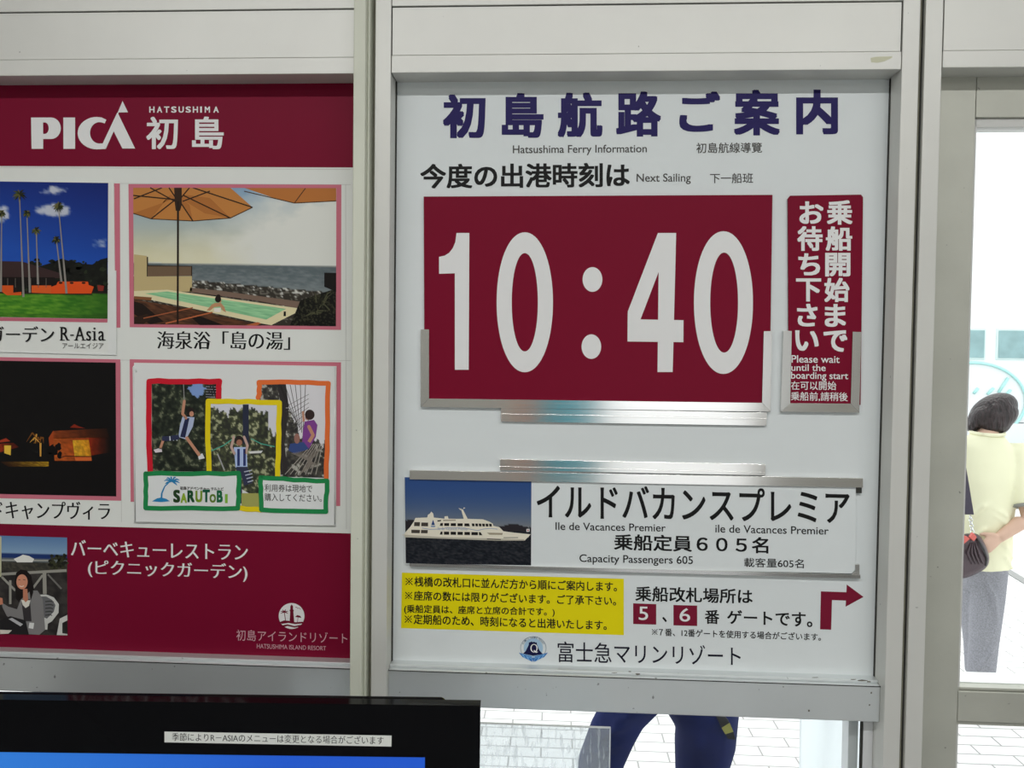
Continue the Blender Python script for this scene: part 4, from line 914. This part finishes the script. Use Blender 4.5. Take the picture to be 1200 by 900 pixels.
lbuild(MB().add([(c0[0] + (c1[0] - c0[0]) * u, -.0011, c0[1] + (c1[1] - c0[1]) * u + (v - .45) * hgt) for u, v in V], F), 'strip_lettering', BLACKINK, ls)
lbuild(MB().box(-.06, .06, .03, .06, .02, H0 + .03).prism([(-.26, .0), (.26, 0), (.24, .02), (-.24, .02)], -.10, .11), 'stand', BLACKPL, tv, bevel=.003)

tb = empty('television_table', (tvx, -.32, 0), 'low dark table under the television', 'table')
tx0, tx1 = tvx - .62, at(715, 852, -.13).x + .12
DW = mat('dark_laminate', (.05, .045, .042), .45, var=.2, vscale=10)
MB().box(tx0, tx1, -.56, -.07, TZ - .03, TZ).build('table_top', DW, tb, bevel=.003)
for x in (tx0 + .03, tx1 - .03):
    for y in (-.53, -.10): MB().box(x - .02, x + .02, y - .02, y + .02, 0, TZ - .03).build('leg', DW, tb, bevel=.002)
MB().box(tx0 + .02, tx1 - .02, -.54, -.09, .2, .22).build('shelf', DW, tb, bevel=.002)
AY = -.13; ax1 = at(715.5, 853, AY).x; az = at(690, 851.5, AY).z
ac = empty('acrylic_screen', ((ax1 - .25), AY, TZ), 'clear scratched acrylic screen standing behind the television, before the navy trousers', 'screen')
MB().box(ax1 - .62, ax1, AY - .002, AY + .002, TZ + .004, az).build('sheet', ACRYL, ac)
MB().box(ax1 - .0016, ax1 + .0002, AY - .0024, AY + .0024, TZ + .004, az).box(ax1 - .62, ax1, AY - .0024, AY + .0024, az - .0012, az + .0004).build('polished_edge', mat('acrylic_edge', (.75, .79, .80), .3), ac)
for x in (ax1 - .55, ax1 - .08): MB().box(x - .03, x + .03, AY - .05, AY + .05, TZ, TZ + .005).build('foot', ACRYL, ac)

# ------------------------------------------------------------------ people
SKIN = mat('skin', (.62, .40, .30), .55, var=.05, vscale=14)
HAIR = mat('dark_brown_hair', (.022, .012, .013), .38, spec=.35, var=.85, vscale=1, bump=1.0, bscale=1)
_hm = HAIR.node_tree.nodes.new('ShaderNodeMapping'); _hm.inputs['Scale'].default_value = (95, 95, 11)
HAIR.node_tree.links.new([n for n in HAIR.node_tree.nodes if n.type == 'TEX_COORD'][0].outputs['Object'], _hm.inputs['Vector'])
for n in HAIR.node_tree.nodes:
    if n.type == 'TEX_NOISE': HAIR.node_tree.links.new(_hm.outputs['Vector'], n.inputs['Vector'])
    if n.type == 'BUMP': n.inputs['Distance'].default_value = .012
SHIRT = mat('pale_yellow_knit', (.83, .81, .58), .85, var=.04, vscale=5, bump=.35, bscale=14)
TRIM = mat('grey_knit_trim', (.28, .28, .26), .85)
TROU = mat('grey_marl_cloth', (.27, .27, .30), .9, var=.25, vscale=180, bump=.3, bscale=18)
NAVY = mat('navy_work_cloth', (.007, .014, .085), .8, spec=.15, var=.3, vscale=8, bump=.4, bscale=16)
SHOE = mat('white_shoe', (.75, .75, .73), .6)
BSHOE = mat('black_shoe', (.02, .02, .02), .4)


def hand(mb, wrist, d, palm_n, size=.17, curl=.5):
    """palm, four unequal bent fingers and a thumb from the palm's side"""
    d = Vector(d).normalized(); pn = Vector(palm_n); pn = (pn - d * pn.dot(d)).normalized(); sd_ = d.cross(pn)
    Wp = Vector(wrist); k = size / .18
    mb.tube([Wp - d * .012, Wp + d * .03 * k, Wp + d * .06 * k, Wp + d * .088 * k], [(.024 * k, .017 * k), (.034 * k, .016 * k), (.040 * k, .015 * k), (.036 * k, .012 * k)], 12, up=sd_)
    for i, (o, L) in enumerate(((-.030, .066), (-.010, .078), (.010, .074), (.029, .058))):
        p = Wp + d * .082 * k + sd_ * o * k; dd = d.copy(); pts = [p - d * .015 * k, p]
        for s_ in range(3):
            dd = (dd * math.cos(curl * (.55 + .2 * s_)) + pn * math.sin(curl * (.55 + .2 * s_))).normalized()
            p = p + dd * L * k * (.42, .33, .25)[s_]; pts.append(p)
        mb.tube(pts, [.0105 * k, .0105 * k, .0098 * k, .009 * k, .0065 * k], 9)
    p = Wp + d * .022 * k - sd_ * .028 * k; dd = (d * .72 - sd_ * .6 + pn * .3).normalized(); q = p + dd * .040 * k; q2 = q + (dd * .7 + d * .5 + pn * .3).normalized() * .030 * k
    mb.tube([p - dd * .012 * k, p, q, q2], [.015 * k, .015 * k, .0115 * k, .008 * k], 9)


def body(J, s=1.0, face=(0, 1, 0), hands=True, curl=.5, palm=((0, 0, 0), (0, 0, 0)), leg=.70):
    """one continuous figure from its joints; face = the way the head looks"""
    mb = MB(); f = Vector(face).normalized()
    H, N, C, P = Vector(J['head']), Vector(J['neck']), Vector(J['chest']), Vector(J['pelvis'])
    side = (Vector(J['sr']) - Vector(J['sl'])).normalized()
    mb.tube([P - Vector((0, 0, .09)) * s, P, P.lerp(C, .45), C, C.lerp(N, .55), N - (N - C) * .12, N], [(.11 * s, .085 * s), (.115 * s, .095 * s), (.105 * s, .08 * s), (.13 * s, .095 * s), (.135 * s, .078 * s), (.075 * s, .06 * s), (.05 * s, .05 * s)], 20, up=side)
    up = (H - N).normalized()
    mb.tube([N - up * .05 * s, N + up * .03 * s, H - up * .03 * s], [.056 * s, .05 * s, .05 * s], 14)
    q = Matrix((side, f - up * f.dot(up), up)).transposed(); q = q.normalized() if hasattr(q, 'normalized') else q
    r3 = Matrix((side, up.cross(side), up)).transposed()
    if (r3 @ Vector((0, 1, 0))).dot(f) < 0: r3 = Matrix((-side, up.cross(-side), up)).transposed()
    def hp(x, y, z): return H + r3 @ (Vector((x, y, z)) * s)
    mb.ball(hp(0, -.008, .03), (.073 * s, .092 * s, .088 * s), 20, 14, r3); mb.ball(hp(0, .02, -.04), (.055 * s, .066 * s, .072 * s), 18, 12, r3); mb.ball(hp(0, .068, -.088), (.024 * s, .02 * s, .018 * s), 12, 8, r3)
    mb.tube([hp(0, .082, .012), hp(0, .1, -.02), hp(0, .108, -.034)], [.008 * s, .012 * s, .013 * s], 10); mb.ball(hp(0, .094, -.066), (.022 * s, .008 * s, .006 * s), 12, 6, r3); mb.ball(hp(0, .094, -.055), (.018 * s, .007 * s, .005 * s), 12, 6, r3)
    for sg in (-1, 1): mb.ball(hp(sg * .076, -.005, -.012), (.010 * s, .022 * s, .033 * s), 10, 8, r3)
    for a_, e_, w_, pi in (('sl', 'el', 'wl', 0), ('sr', 'er', 'wr', 1)):
        S_, E_, W_ = Vector(J[a_]), Vector(J[e_]), Vector(J[w_])
        mb.tube([C.lerp(N, .45).lerp(S_, .6), S_, S_.lerp(E_, .4), E_, E_.lerp(W_, .3), W_], [.055 * s, .053 * s, .044 * s, .037 * s, .037 * s, .025 * s], 14)
        if hands: hand(mb, W_, W_ - E_, palm[pi] if Vector(palm[pi]).length else f.cross((0, 0, 1)) * (1 if pi else -1), .172 * s, curl)
    for h_, k_, a_ in (('hl', 'kl', 'al'), ('hr', 'kr', 'ar')):
        H_, K_, A_ = Vector(J[h_]), Vector(J[k_]), Vector(J[a_])
        mb.tube([P.lerp(H_, .5) + Vector((0, 0, .03)), H_, H_.lerp(K_, .45), K_, K_.lerp(A_, .3), K_.lerp(A_, .75), A_], [q * s * leg for q in (.08, .085, .073, .058, .058, .05, .047)], 16)
        ft = Vector((f.x, f.y, 0)).normalized()
        mb.tube([A_ - ft * .03 - Vector((0, 0, .03)), A_ + ft * .05 - Vector((0, 0, .04)), A_ + ft * .13 - Vector((0, 0, .052))], [(.033 * s, .035 * s), (.04 * s, .03 * s), (.036 * s, .018 * s)], 12, up=ft.cross((0, 0, 1)))
    return mb, hp, r3


# the woman by the door, seen from behind with her head bowed
WY = 2.36
def wp_(px, py, dy=0.0): return at(px, py, WY + dy)
J = dict(head=wp_(1161, 490, .05), neck=wp_(1157, 509, -.005), chest=wp_(1151, 562, .0), pelvis=wp_(1150, 655, .0),
         sl=wp_(1117, 530, 0), sr=wp_(1189, 529, 0), el=wp_(1100, 600, .09), wl=wp_(1116, 640, .30), er=wp_(1206, 605, -.10), wr=wp_(1171, 630, -.135),
         hl=wp_(1141, 668, .04), hr=wp_(1160, 668, -.04), kl=wp_(1146, 752, .05), kr=wp_(1153, 752, -.03))
J['al'] = Vector((J['kl'].x + .01, WY + .04, .085)); J['ar'] = Vector((J['kr'].x - .01, WY - .02, .085))
gx = J['pelvis'].x
wo = empty('person', (gx, WY, 0), 'person in pale yellow shirt and grey trousers, back turned, outside the glass door', 'person')
mb, hp, r3 = body(J, .93, (0.15, 1, 0), palm=((0, -1, 0), (0, 1, .2)))
body_w = mb.remesh(.0062, 3).build('body', SKIN, wo, smooth=True)
for sg in (-1, 1): MB().ball(hp(sg * .03, .078, .005), .011, 10, 8).build('eye', mat('dark_eye', (.02, .015, .012), .2), wo, smooth=True)
hb = MB()
hb.ball(hp(0, -.02, .03), (.108, .108, .098), 24, 16, r3); hb.ball(hp(-.035, -.05, -.012), (.074, .066, .074), 18, 12, r3); hb.ball(hp(.035, -.048, -.02), (.078, .068, .076), 18, 12, r3); hb.ball(hp(0, -.055, -.035), (.078, .056, .066), 18, 12, r3); hb.ball(hp(.02, -.052, -.07), (.066, .044, .05), 18, 12, r3); hb.ball(hp(.05, -.02, -.065), (.05, .06, .05), 16, 10, r3)
hb.ball(hp(-.072, .005, -.02), (.036, .05, .062), 14, 10, r3); hb.ball(hp(.074, .005, -.025), (.038, .05, .066), 14, 10, r3); hb.ball(hp(0, .055, .07), (.075, .04, .035), 16, 10, r3)
for k in range(80):
    a_ = random.uniform(-2.5, 2.5); rr = .098 + random.uniform(-.006, .006)
    pts = [hp(rr * .5 * math.sin(a_), -.02 - rr * .5 * math.cos(a_), .118), hp(rr * .95 * math.sin(a_), -.02 - rr * .92 * math.cos(a_), .07), hp(rr * 1.1 * math.sin(a_ + .1), -.022 - rr * 1.02 * math.cos(a_ + .1), .0), hp(rr * .98 * math.sin(a_ + .18), -.022 - rr * .9 * math.cos(a_ + .18), -.058), hp(rr * .78 * math.sin(a_ + .2), -.02 - rr * .7 * math.cos(a_ + .2), -.092 + random.uniform(-.01, .012))]
    hb.tube(pts, [.003, .008, .009, .008, .003], 7)
hb.remesh(.0048, 1).build('hair', HAIR, wo, smooth=True)
sh = MB(); P_, C_, N_ = J['pelvis'], J['chest'], J['neck']; sdv = (J['sr'] - J['sl']).normalized()
hem = wp_(1150, 664)
sh.tube([hem, P_ + Vector((0, 0, .03)), P_.lerp(C_, .35), P_.lerp(C_, .68), C_, C_.lerp(N_, .4), C_.lerp(N_, .72), N_ + Vector((0, 0, .0))],
        [(.118, .115), (.128, .12), (.132, .115), (.142, .113), (.155, .115), (.158, .10), (.125, .085), (.070, .066)], 28, up=sdv)
for S_, E_, cpx in ((J['sl'], J['el'], 0), (J['sr'], J['er'], 1)):
    sh.tube([C_.lerp(N_, .45).lerp(S_, .5), S_ + Vector((0, 0, .004)), S_.lerp(E_, .45), S_.lerp(E_, .84)], [.062, .064, .066, .066], 18)
for k in range(9):
    z_ = random.uniform(.1, .8); a0 = P_.lerp(C_, z_); sgn = random.choice((-1, 1))
    sh.tube([a0 + Vector((-.02 * sgn, -.112, .02)), a0 + Vector((.05 * sgn, -.110, -.02)), a0 + Vector((.105 * sgn, -.085, -.09))], [.004, .011, .004], 8)
sh.remesh(.0085, 4).build('shirt', SHIRT, wo, smooth=True)
cl = MB(); cc = N_ + Vector((0, .0, .012)); ring = [cc + Vector((.070 * math.cos(t), .066 * math.sin(t), .006 * math.sin(t) - .004)) for t in [2 * math.pi * k / 24 for k in range(25)]]
cl.tube(ring, .0085, 8, cap=False).build('collar', SHIRT, wo, smooth=True)
for S_, E_ in ((J['sl'], J['el']), (J['sr'], J['er'])): MB().tube([S_.lerp(E_, .82), S_.lerp(E_, .86)], [.0685, .0675], 20).build('sleeve_trim', TRIM, wo, smooth=True)
tr = MB(); hemz = at(1150, 792, WY).z
tr.tube([P_ + Vector((0, 0, .04)), P_, P_ + Vector((0, 0, -.06)), P_ + Vector((0, 0, -.14))], [(.106, .105), (.110, .112), (.106, .11), (.090, .095)], 24, up=sdv)
for h_, k_, a_, c_ in (('hl', 'kl', 'al', -.004), ('hr', 'kr', 'ar', .004)):
    H_, K_, A_ = J[h_], J[k_], J[a_]; Q_ = K_.lerp(A_, (K_.z - hemz) / (K_.z - A_.z))
    tr.tube([P_.lerp(H_, .7), H_, H_.lerp(K_, .4), K_, Q_], [.078, .076, .073, .063, .060], 20)
tr.tube([J['kr'] + Vector((.05, -.03, .06)), J['kr'] + Vector((-.005, -.072, -.03)), J['kr'] + Vector((-.045, -.05, -.11))], [.004, .012, .004], 8)
tr.tube([J['hr'] + Vector((-.06, -.07, -.03)), J['hr'] + Vector((-.02, -.086, -.1)), J['kr'] + Vector((.03, -.06, .06))], [.004, .01, .004], 8)
tr.remesh(.008, 3).build('trousers', TROU, wo, smooth=True)
for A_ in (J['al'], J['ar']):
    MB().tube([A_ + Vector((-.002, -.055, -.045)), A_ + Vector((0, 0, -.035)), A_ + Vector((.012, .08, -.05)), A_ + Vector((.024, .165, -.06))], [(.03, .032), (.042, .048), (.045, .034), (.034, .02)], 16, up=(1, 0, 0)).build('shoe', SHOE, wo, smooth=True)

# her shoulder bag
BY = WY - .175
bgx = at(1140, 655, BY)
bag = empty('shoulder_bag', tuple(bgx), 'plum brown shoulder bag with red trim, held by the person in yellow', 'bag')
BAGM = mat('plum_leather', (.060, .035, .045), .38, bump=.5, bscale=22, var=.15, vscale=20)
b_ = MB()
pts = [(1118, 632), (1131, 628), (1143, 627), (1149, 632), (1157, 650), (1156.5, 661), (1148, 668), (1128, 677), (1116, 672), (1112, 650)]
for y0, k in ((BY - .045, .82), (BY - .03, .96), (BY, 1.0), (BY + .03, .96), (BY + .045, .82)):
    n0 = len(b_.v); cxp, cyp = 1134, 650; k *= 1.15
    b_.v += [tuple(at(cxp + (x - cxp) * k, cyp + (y - cyp) * k, y0)) for x, y in pts]
    if n0: b_.f += [(n0 - 10 + i, n0 - 10 + (i + 1) % 10, n0 + (i + 1) % 10, n0 + i) for i in range(10)]
b_.f += [tuple(range(9, -1, -1)), tuple(range(40, 50))]
bo_ = b_.build('pouch', BAGM, bag, smooth=True); ss = bo_.modifiers.new('s', 'SUBSURF'); ss.levels = ss.render_levels = 2
for k in range(4):
    x_ = 1133 + k * 4.4
    MB().tube([at(1138 + k * 1.5, 636, BY - .046), at(x_ + 1, 648, BY - .052), at(x_ + 6, 661, BY - .046)], [.002, .006, .002], 8).build('gather', BAGM, bag, smooth=True)
RED = mat('coral_red_trim', (.62, .12, .10), .5)
def patch(q, y, d, name, m):
    pts = [(at(*p, y).x, at(*p, y).z) for p in q]; return MB().prism(pts, y, y + d).build(name, m, bag, bevel=.002)
patch([(1137, 630), (1141, 624.5), (1145, 629.5), (1141.5, 634.5)], BY - .058, .02, 'trim_tab', RED); patch([(1120, 630), (1133, 628.5), (1137, 631.5), (1130, 637.5), (1120, 639)], BY - .056, .02, 'trim_tab', RED)
MB().tube([at(1145, 631, BY - .045), at(1152, 642, BY - .054), at(1156.5, 654, BY - .042), at(1155, 663, BY - .034)], .005, 8).build('piping', mat('dark_piping', (.03, .028, .03), .5), bag, smooth=True)
chn = MB(); LK = mat('bright_chain', (.75, .76, .78), .25, 1.0)
p0, p1 = at(1137, 604, BY + .028), at(1139.6, 624, BY - .03)
for k in range(6):
    a_, c_ = p0.lerp(p1, k / 6), p0.lerp(p1, (k + 1.25) / 6); m_ = (a_ + c_) / 2; d_ = (c_ - a_); u_ = Vector((1, 0, 0)) if k % 2 else Vector((0, 1, 0))
    chn.tube([m_ + d_ * .5 * math.cos(t) + u_ * .008 * math.sin(t) for t in [2 * math.pi * i / 12 for i in range(13)]], .0022, 6, cap=False)
chn.build('chain', LK, bag, smooth=True)
st = MB(); SW_ = [(1124, 545), (1139.5, 603)]
q = [(1118, 505, -.01), (1122, 525, BY - WY + .072), (1128, 560, BY - WY + .040), (1135, 603, BY - WY + .030)]
vs = []; fs = []
for px, py, dy in q:
    c_ = wp_(px, py, dy); hw_ = .024
    vs += [c_ + Vector((-hw_, 0, 0)), c_ + Vector((hw_, 0, 0)), c_ + Vector((hw_, .004, 0)), c_ + Vector((-hw_, .004, 0))]
for i in range(3):
    for k in range(4): fs.append((i * 4 + k, i * 4 + (k + 1) % 4, i * 4 + 4 + (k + 1) % 4, i * 4 + 4 + k))
fs += [(3, 2, 1, 0), (12, 13, 14, 15)]
st.add(vs, fs).build('strap', mat('dark_violet_strap', (.045, .035, .06), .7), bag)

# the walker in navy trousers just outside, striding to the left
NYv = .72
def np_(px, py, dy=0.0): return at(px, py, NYv + dy)
hipx = 783
k1 = np_(704, 893); k2 = np_(822, 908, .1)
pel = Vector((np_(hipx, 800).x, NYv + .05, .88))
J2 = dict(head=pel + Vector((-.05, 0, .70)), neck=pel + Vector((-.03, 0, .53)), chest=pel + Vector((-.015, 0, .34)), pelvis=pel,
          sl=pel + Vector((-.02, .17, .47)), sr=pel + Vector((-.02, -.17, .47)), el=pel + Vector((.06, .23, .19)), wl=pel + Vector((-.04, .23, -.04)), er=pel + Vector((-.06, -.23, .19)), wr=pel + Vector((-.2, -.2, .02)),
          hl=pel + Vector((.02, .09, -.06)), hr=pel + Vector((-.02, -.07, -.06)), kr=k1, kl=k2)
J2['ar'] = Vector((k1.x - .02, k1.y, .085)); J2['al'] = Vector((k2.x + .10, k2.y, .10))
wk = empty('person', (pel.x, pel.y, 0), 'person in navy blue work trousers striding just outside, below the timetable board', 'person')
mb, hp, r3 = body(J2, .92, (-1, 0, 0), leg=.56, palm=((0, -1, 0), (0, 1, 0)))
mb.remesh(.0065, 3).build('body', SKIN, wk, smooth=True)
for sg in (-1, 1): MB().ball(hp(sg * .03, .083, .005), .011, 10, 8).build('eye', MATS['dark_eye'], wk, smooth=True)
hb = MB(); hb.ball(hp(0, -.02, .05), (.086, .1, .085), 20, 14, r3); hb.ball(hp(0, -.05, -.01), (.08, .07, .07), 18, 12, r3); hb.ball(hp(0, .05, .1), (.06, .045, .025), 14, 8, r3)
hb.remesh(.008, 3).build('hair', HAIR, wk, smooth=True)
jk = MB(); N2, C2 = J2['neck'], J2['chest']
jk.tube([pel + Vector((0, 0, -.02)), pel + Vector((0, 0, .06)), pel.lerp(C2, .5), C2, C2.lerp(N2, .45), C2.lerp(N2, .75), N2 + Vector((0, 0, .02))], [(.18, .135), (.18, .132), (.165, .12), (.18, .128), (.175, .11), (.13, .09), (.068, .066)], 24, up=(0, 1, 0))
for S_, E_, W_ in ((J2['sl'], J2['el'], J2['wl']), (J2['sr'], J2['er'], J2['wr'])): jk.tube([C2.lerp(N2, .45).lerp(S_, .5), S_, S_.lerp(E_, .5), E_, E_.lerp(W_, .93)], [.066, .07, .062, .055, .042], 16)
jk.remesh(.009, 4).build('jacket', NAVY, wk, smooth=True)
tr = MB(); tr.tube([pel + Vector((0, 0, .05)), pel, pel + Vector((0, 0, -.09))], [(.165, .12), (.172, .13), (.165, .13)], 24, up=(0, 1, 0))
H_, K_, A_ = J2['hr'], J2['kr'], J2['ar']
tr.tube([pel.lerp(H_, .6), H_, np_(731, 834), np_(718, 858), K_, K_.lerp(A_, .5), A_ + Vector((.005, 0, -.01))], [.10, .080, .067, .066, .064, .062, .06], 22)
H_, K_, A_ = J2['hl'], J2['kl'], J2['al']
tr.tube([pel.lerp(H_, .6), H_, np_(829, 838, .08), np_(826, 870, .1), K_, K_.lerp(A_, .5), A_ + Vector((0, 0, -.01))], [.10, .105, .098, .088, .076, .066, .062], 22)
for a_, b2, c_ in (((716, 846), (735, 842), (758, 840)), ((700, 868), (722, 856), (748, 846)), ((690, 885), (712, 880), (735, 866))):
    tr.tube([np_(*a_, -.066), np_(*b2, -.078), np_(*c_, -.062)], [.003, .009, .003], 8)
tr.remesh(.009, 3).build('trousers', NAVY, wk, smooth=True)
pt = MB()
def chip(q, y): pt.prism([(at(*p, y).x, at(*p, y).z) for p in q], y, y + .03)
py_ = NYv + .08 - .098
chip([(845.5, 853), (855, 847), (859.5, 857.5), (850, 860.5)], py_); pt.build('reflective_patch', mat('hi_vis_yellow', (.30, .29, .07), .5), wk, label='yellow reflective patch')
pt = MB(); chip([(840, 841), (850.5, 841), (855, 847), (845.5, 853)], py_); chip([(850, 860.5), (859.5, 857.5), (862, 867), (853, 866)], py_); pt.build('dark_patch', mat('black_patch', (.006, .006, .01), .6), wk)
for A_ in (J2['al'], J2['ar']):
    MB().tube([A_ + Vector((.055, 0, -.045)), A_ + Vector((0, 0, -.035)), A_ + Vector((-.09, 0, -.05)), A_ + Vector((-.18, 0, -.06))], [(.032, .034), (.045, .05), (.048, .034), (.034, .02)], 16, up=(0, 1, 0)).build('shoe', BSHOE, wk, smooth=True)

# pale sheet hanging outside by the right upright
cx0, cx1 = at(942, 870, .13).x, at(1030, 870, .13).x
vinyl = bpy.data.materials.new('pale_blue_white_vinyl'); vinyl.use_nodes = True
nt = vinyl.node_tree; b = nt.nodes['Principled BSDF']; b.inputs['Base Color'].default_value = (.80, .84, .86, 1); b.inputs['Roughness'].default_value = .5
tl = nt.nodes.new('ShaderNodeBsdfTranslucent'); tl.inputs[0].default_value = (.95, .975, .985, 1); mx = nt.nodes.new('ShaderNodeMixShader'); mx.inputs[0].default_value = .88
nt.links.new(b.outputs[0], mx.inputs[1]); nt.links.new(tl.outputs[0], mx.inputs[2]); nt.links.new(mx.outputs[0], nt.nodes['Material Output'].inputs[0])
cs_ = empty('hanging_sheet', ((cx0 + cx1) / 2, .13, .02), 'pale white sheet hanging outside the pane, left of the right upright', 'sheet')
vs = []; fs = []; NX, NZ = 26, 30
for s_ in (0, 1):
    for j in range(NZ + 1):
        for i in range(NX + 1):
            u, v = i / NX, j / NZ
            vs.append((cx0 + (cx1 - cx0) * u + .004 * math.sin(v * 5), .13 + .012 * math.sin(u * 7 + v * 2.2) + .006 * math.sin(u * 15 - v * 6) + s_ * .0015, .02 + v * 1.08))
st_ = (NX + 1) * (NZ + 1)
for j in range(NZ):
    for i in range(NX):
        k = j * (NX + 1) + i; fs.append((k, k + 1, k + NX + 2, k + NX + 1)); fs.append((st_ + k, st_ + k + NX + 1, st_ + k + NX + 2, st_ + k + 1))
for j in range(NZ):
    for k in (j * (NX + 1), j * (NX + 1) + NX): fs.append((k, k + NX + 1, st_ + k + NX + 1, st_ + k))
for i in range(NX):
    for k in (i, NZ * (NX + 1) + i): fs.append((k, k + 1, st_ + k + 1, st_ + k))
MB().add(vs, fs).build('cloth', vinyl, cs_, smooth=True)
MB().tube([(cx0 - .02, .132, 1.1), (cx1 + .02, .132, 1.1)], .012).build('hanging_rod', STEEL, cs_, smooth=True)
for x in (cx0, cx1): MB().tube([(x, .045, 1.1), (x, .132, 1.1)], .007).build('bracket', STEEL, cs_, smooth=True)

# ------------------------------------------------------------------ moored ferry beyond the quay
FYY = 19.0
fe = empty('ferry', (at(1220, 500, FYY).x + 6, FYY + 3, -1.2), 'white ferry with pale teal windows and oval mark, far beyond the glass door', 'ferry')
WHITE = mat('white_ship_paint', (.84, .85, .85), .5)
x0, x1 = fe.location.x - 11, fe.location.x + 14
hl = MB()
secs = [(x0, .95, .0), (x0 + 3, 1.0, 0), (x1 - 8, 1.0, .0), (x1 - 3, .75, .3), (x1 + 1.5, .06, .9)]
prof = [(-2.6, -1.35), (-3.0, -.4), (-3.0, .2), (3.0, .2), (3.0, -.4), (2.6, -1.35)]
vs = []; fs = []
for x, k, lift in secs:
    for y, z in prof: vs.append((x, FYY + 3 + y * k, z + (lift if z > .1 else lift * .3)))
for i in range(len(secs) - 1):
    for k in range(6): fs.append((i * 6 + k, i * 6 + (k + 1) % 6, i * 6 + 6 + (k + 1) % 6, i * 6 + 6 + k))
fs += [tuple(range(5, -1, -1)), tuple(range(24, 30))]
hl.add(vs, fs).build('hull', WHITE, fe)
MB().box(x0 + 1, x1 - 6, FYY + .08, FYY + 5.9, .2, 5.4).build('cabin', WHITE, fe, bevel=.12)
MB().box(x0 + 2, x1 - 9, FYY + .9, FYY + 5.1, 5.4, 7.6).build('upper_deck', WHITE, fe, bevel=.15)
MB().tube([(fe.location.x + 1, FYY + 3, 7.6), (fe.location.x + .2, FYY + 3, 11)], [.35, .12]).build('mast', WHITE, fe, smooth=True)
FWN = mat('teal_window_glass', (.27, .42, .43), .3, var=.15, vscale=3)
wy_ = FYY + .06
wz1, wz0 = at(1175, 387.5, wy_).z, at(1175, 419.5, wy_).z
pitch_ = at(1170, 400, wy_).x - at(1122, 400, wy_).x
ww = at(1153, 400, wy_).x - at(1122, 400, wy_).x
k = -9
while k < 10:
    a_ = at(1170, 400, wy_).x + k * pitch_
    if x0 + 1.4 < a_ and a_ + ww < x1 - 6.4:
        f_ = MB().box(a_ - .05, a_ + ww + .05, wy_ - .01, wy_ + .05, wz0 - .05, wz1 + .05).build('window', mat('pale_teal_frame', (.66, .78, .76), .4), fe, bevel=.02)
        MB().box(a_, a_ + ww, wy_ - .03, wy_ + .03, wz0, wz1).build('pane', FWN, f_)
    k += 1
TEAL = mat('teal_marking', (.46, .80, .76), .5)
ov = MB(); oc = at(1140, 470, wy_); rx_ = at(1202, 470, wy_).x - oc.x; rz_ = at(1140, 425, wy_).z - oc.z
ov.tube([(oc.x + rx_ * math.cos(t), wy_ - .012, oc.z + rz_ * math.sin(t)) for t in [2 * math.pi * i / 60 for i in range(61)]], [(.035, .03)] * 61, 8, cap=False)
for a_, c_ in (((1181, 443), (1170, 460)), ((1184, 457), (1177, 465)), ((1146, 455), (1141, 461)), ((1164, 455), (1157, 462))):
    p0, p1 = at(*a_, wy_), at(*c_, wy_); ov.tube([(p0.x, wy_ - .012, p0.z), (p1.x, wy_ - .012, p1.z)], .035, 8)
ov.build('oval_mark', TEAL, fe, smooth=True)
rl = MB()
for z in (.6, .95, 1.3): rl.tube([(x1 - 6, FYY + .15, z), (x1 - 2, FYY + .9, z + .3)], .025, 6)
rl.build('railing', WHITE, fe)

# ------------------------------------------------------------------ lamps of the waiting room
for i, (lx, ly) in enumerate(((-1.15, -2.05), (.35, -2.05), (1.85, -2.05), (-1.15, -4.2), (.35, -4.2), (1.85, -4.2))):
    pl = ('at the left' if lx < 0 else 'in the middle' if lx < 1 else 'at the right') + (' of the row nearer the boards' if ly > -3 else ' of the row nearer the back wall')
    c = empty('ceiling_light', (lx, ly, RZ1 - .07), 'white fluorescent ceiling light ' + pl, 'ceiling light', 'fluorescent lights on the ceiling')
    MB().prism([(lx - .7, RZ1 - .03), (lx + .7, RZ1 - .03), (lx + .7, RZ1), (lx - .7, RZ1)], ly - .06, ly + .06).build('housing', WHITE, c, bevel=.004)
    MB().tube([(lx - .64, ly, RZ1 - .052), (lx + .64, ly, RZ1 - .052)], .016, 12).build('tube', mat('lit_tube', (.9, .9, .9), .4, emit=(1, .99, .96), estr=2.0), c, smooth=True)
    ld = bpy.data.lights.new('tube_light', 'AREA'); ld.shape = 'RECTANGLE'; ld.size = 1.42; ld.size_y = .05; ld.energy = LAMP_W * (1 if ly > -3 else .35); ld.color = (1, .995, .975)
    lo = bpy.data.objects.new('tube_light', ld); COL.objects.link(lo); lo.parent = c; lo.location = (0, 0, -.005)
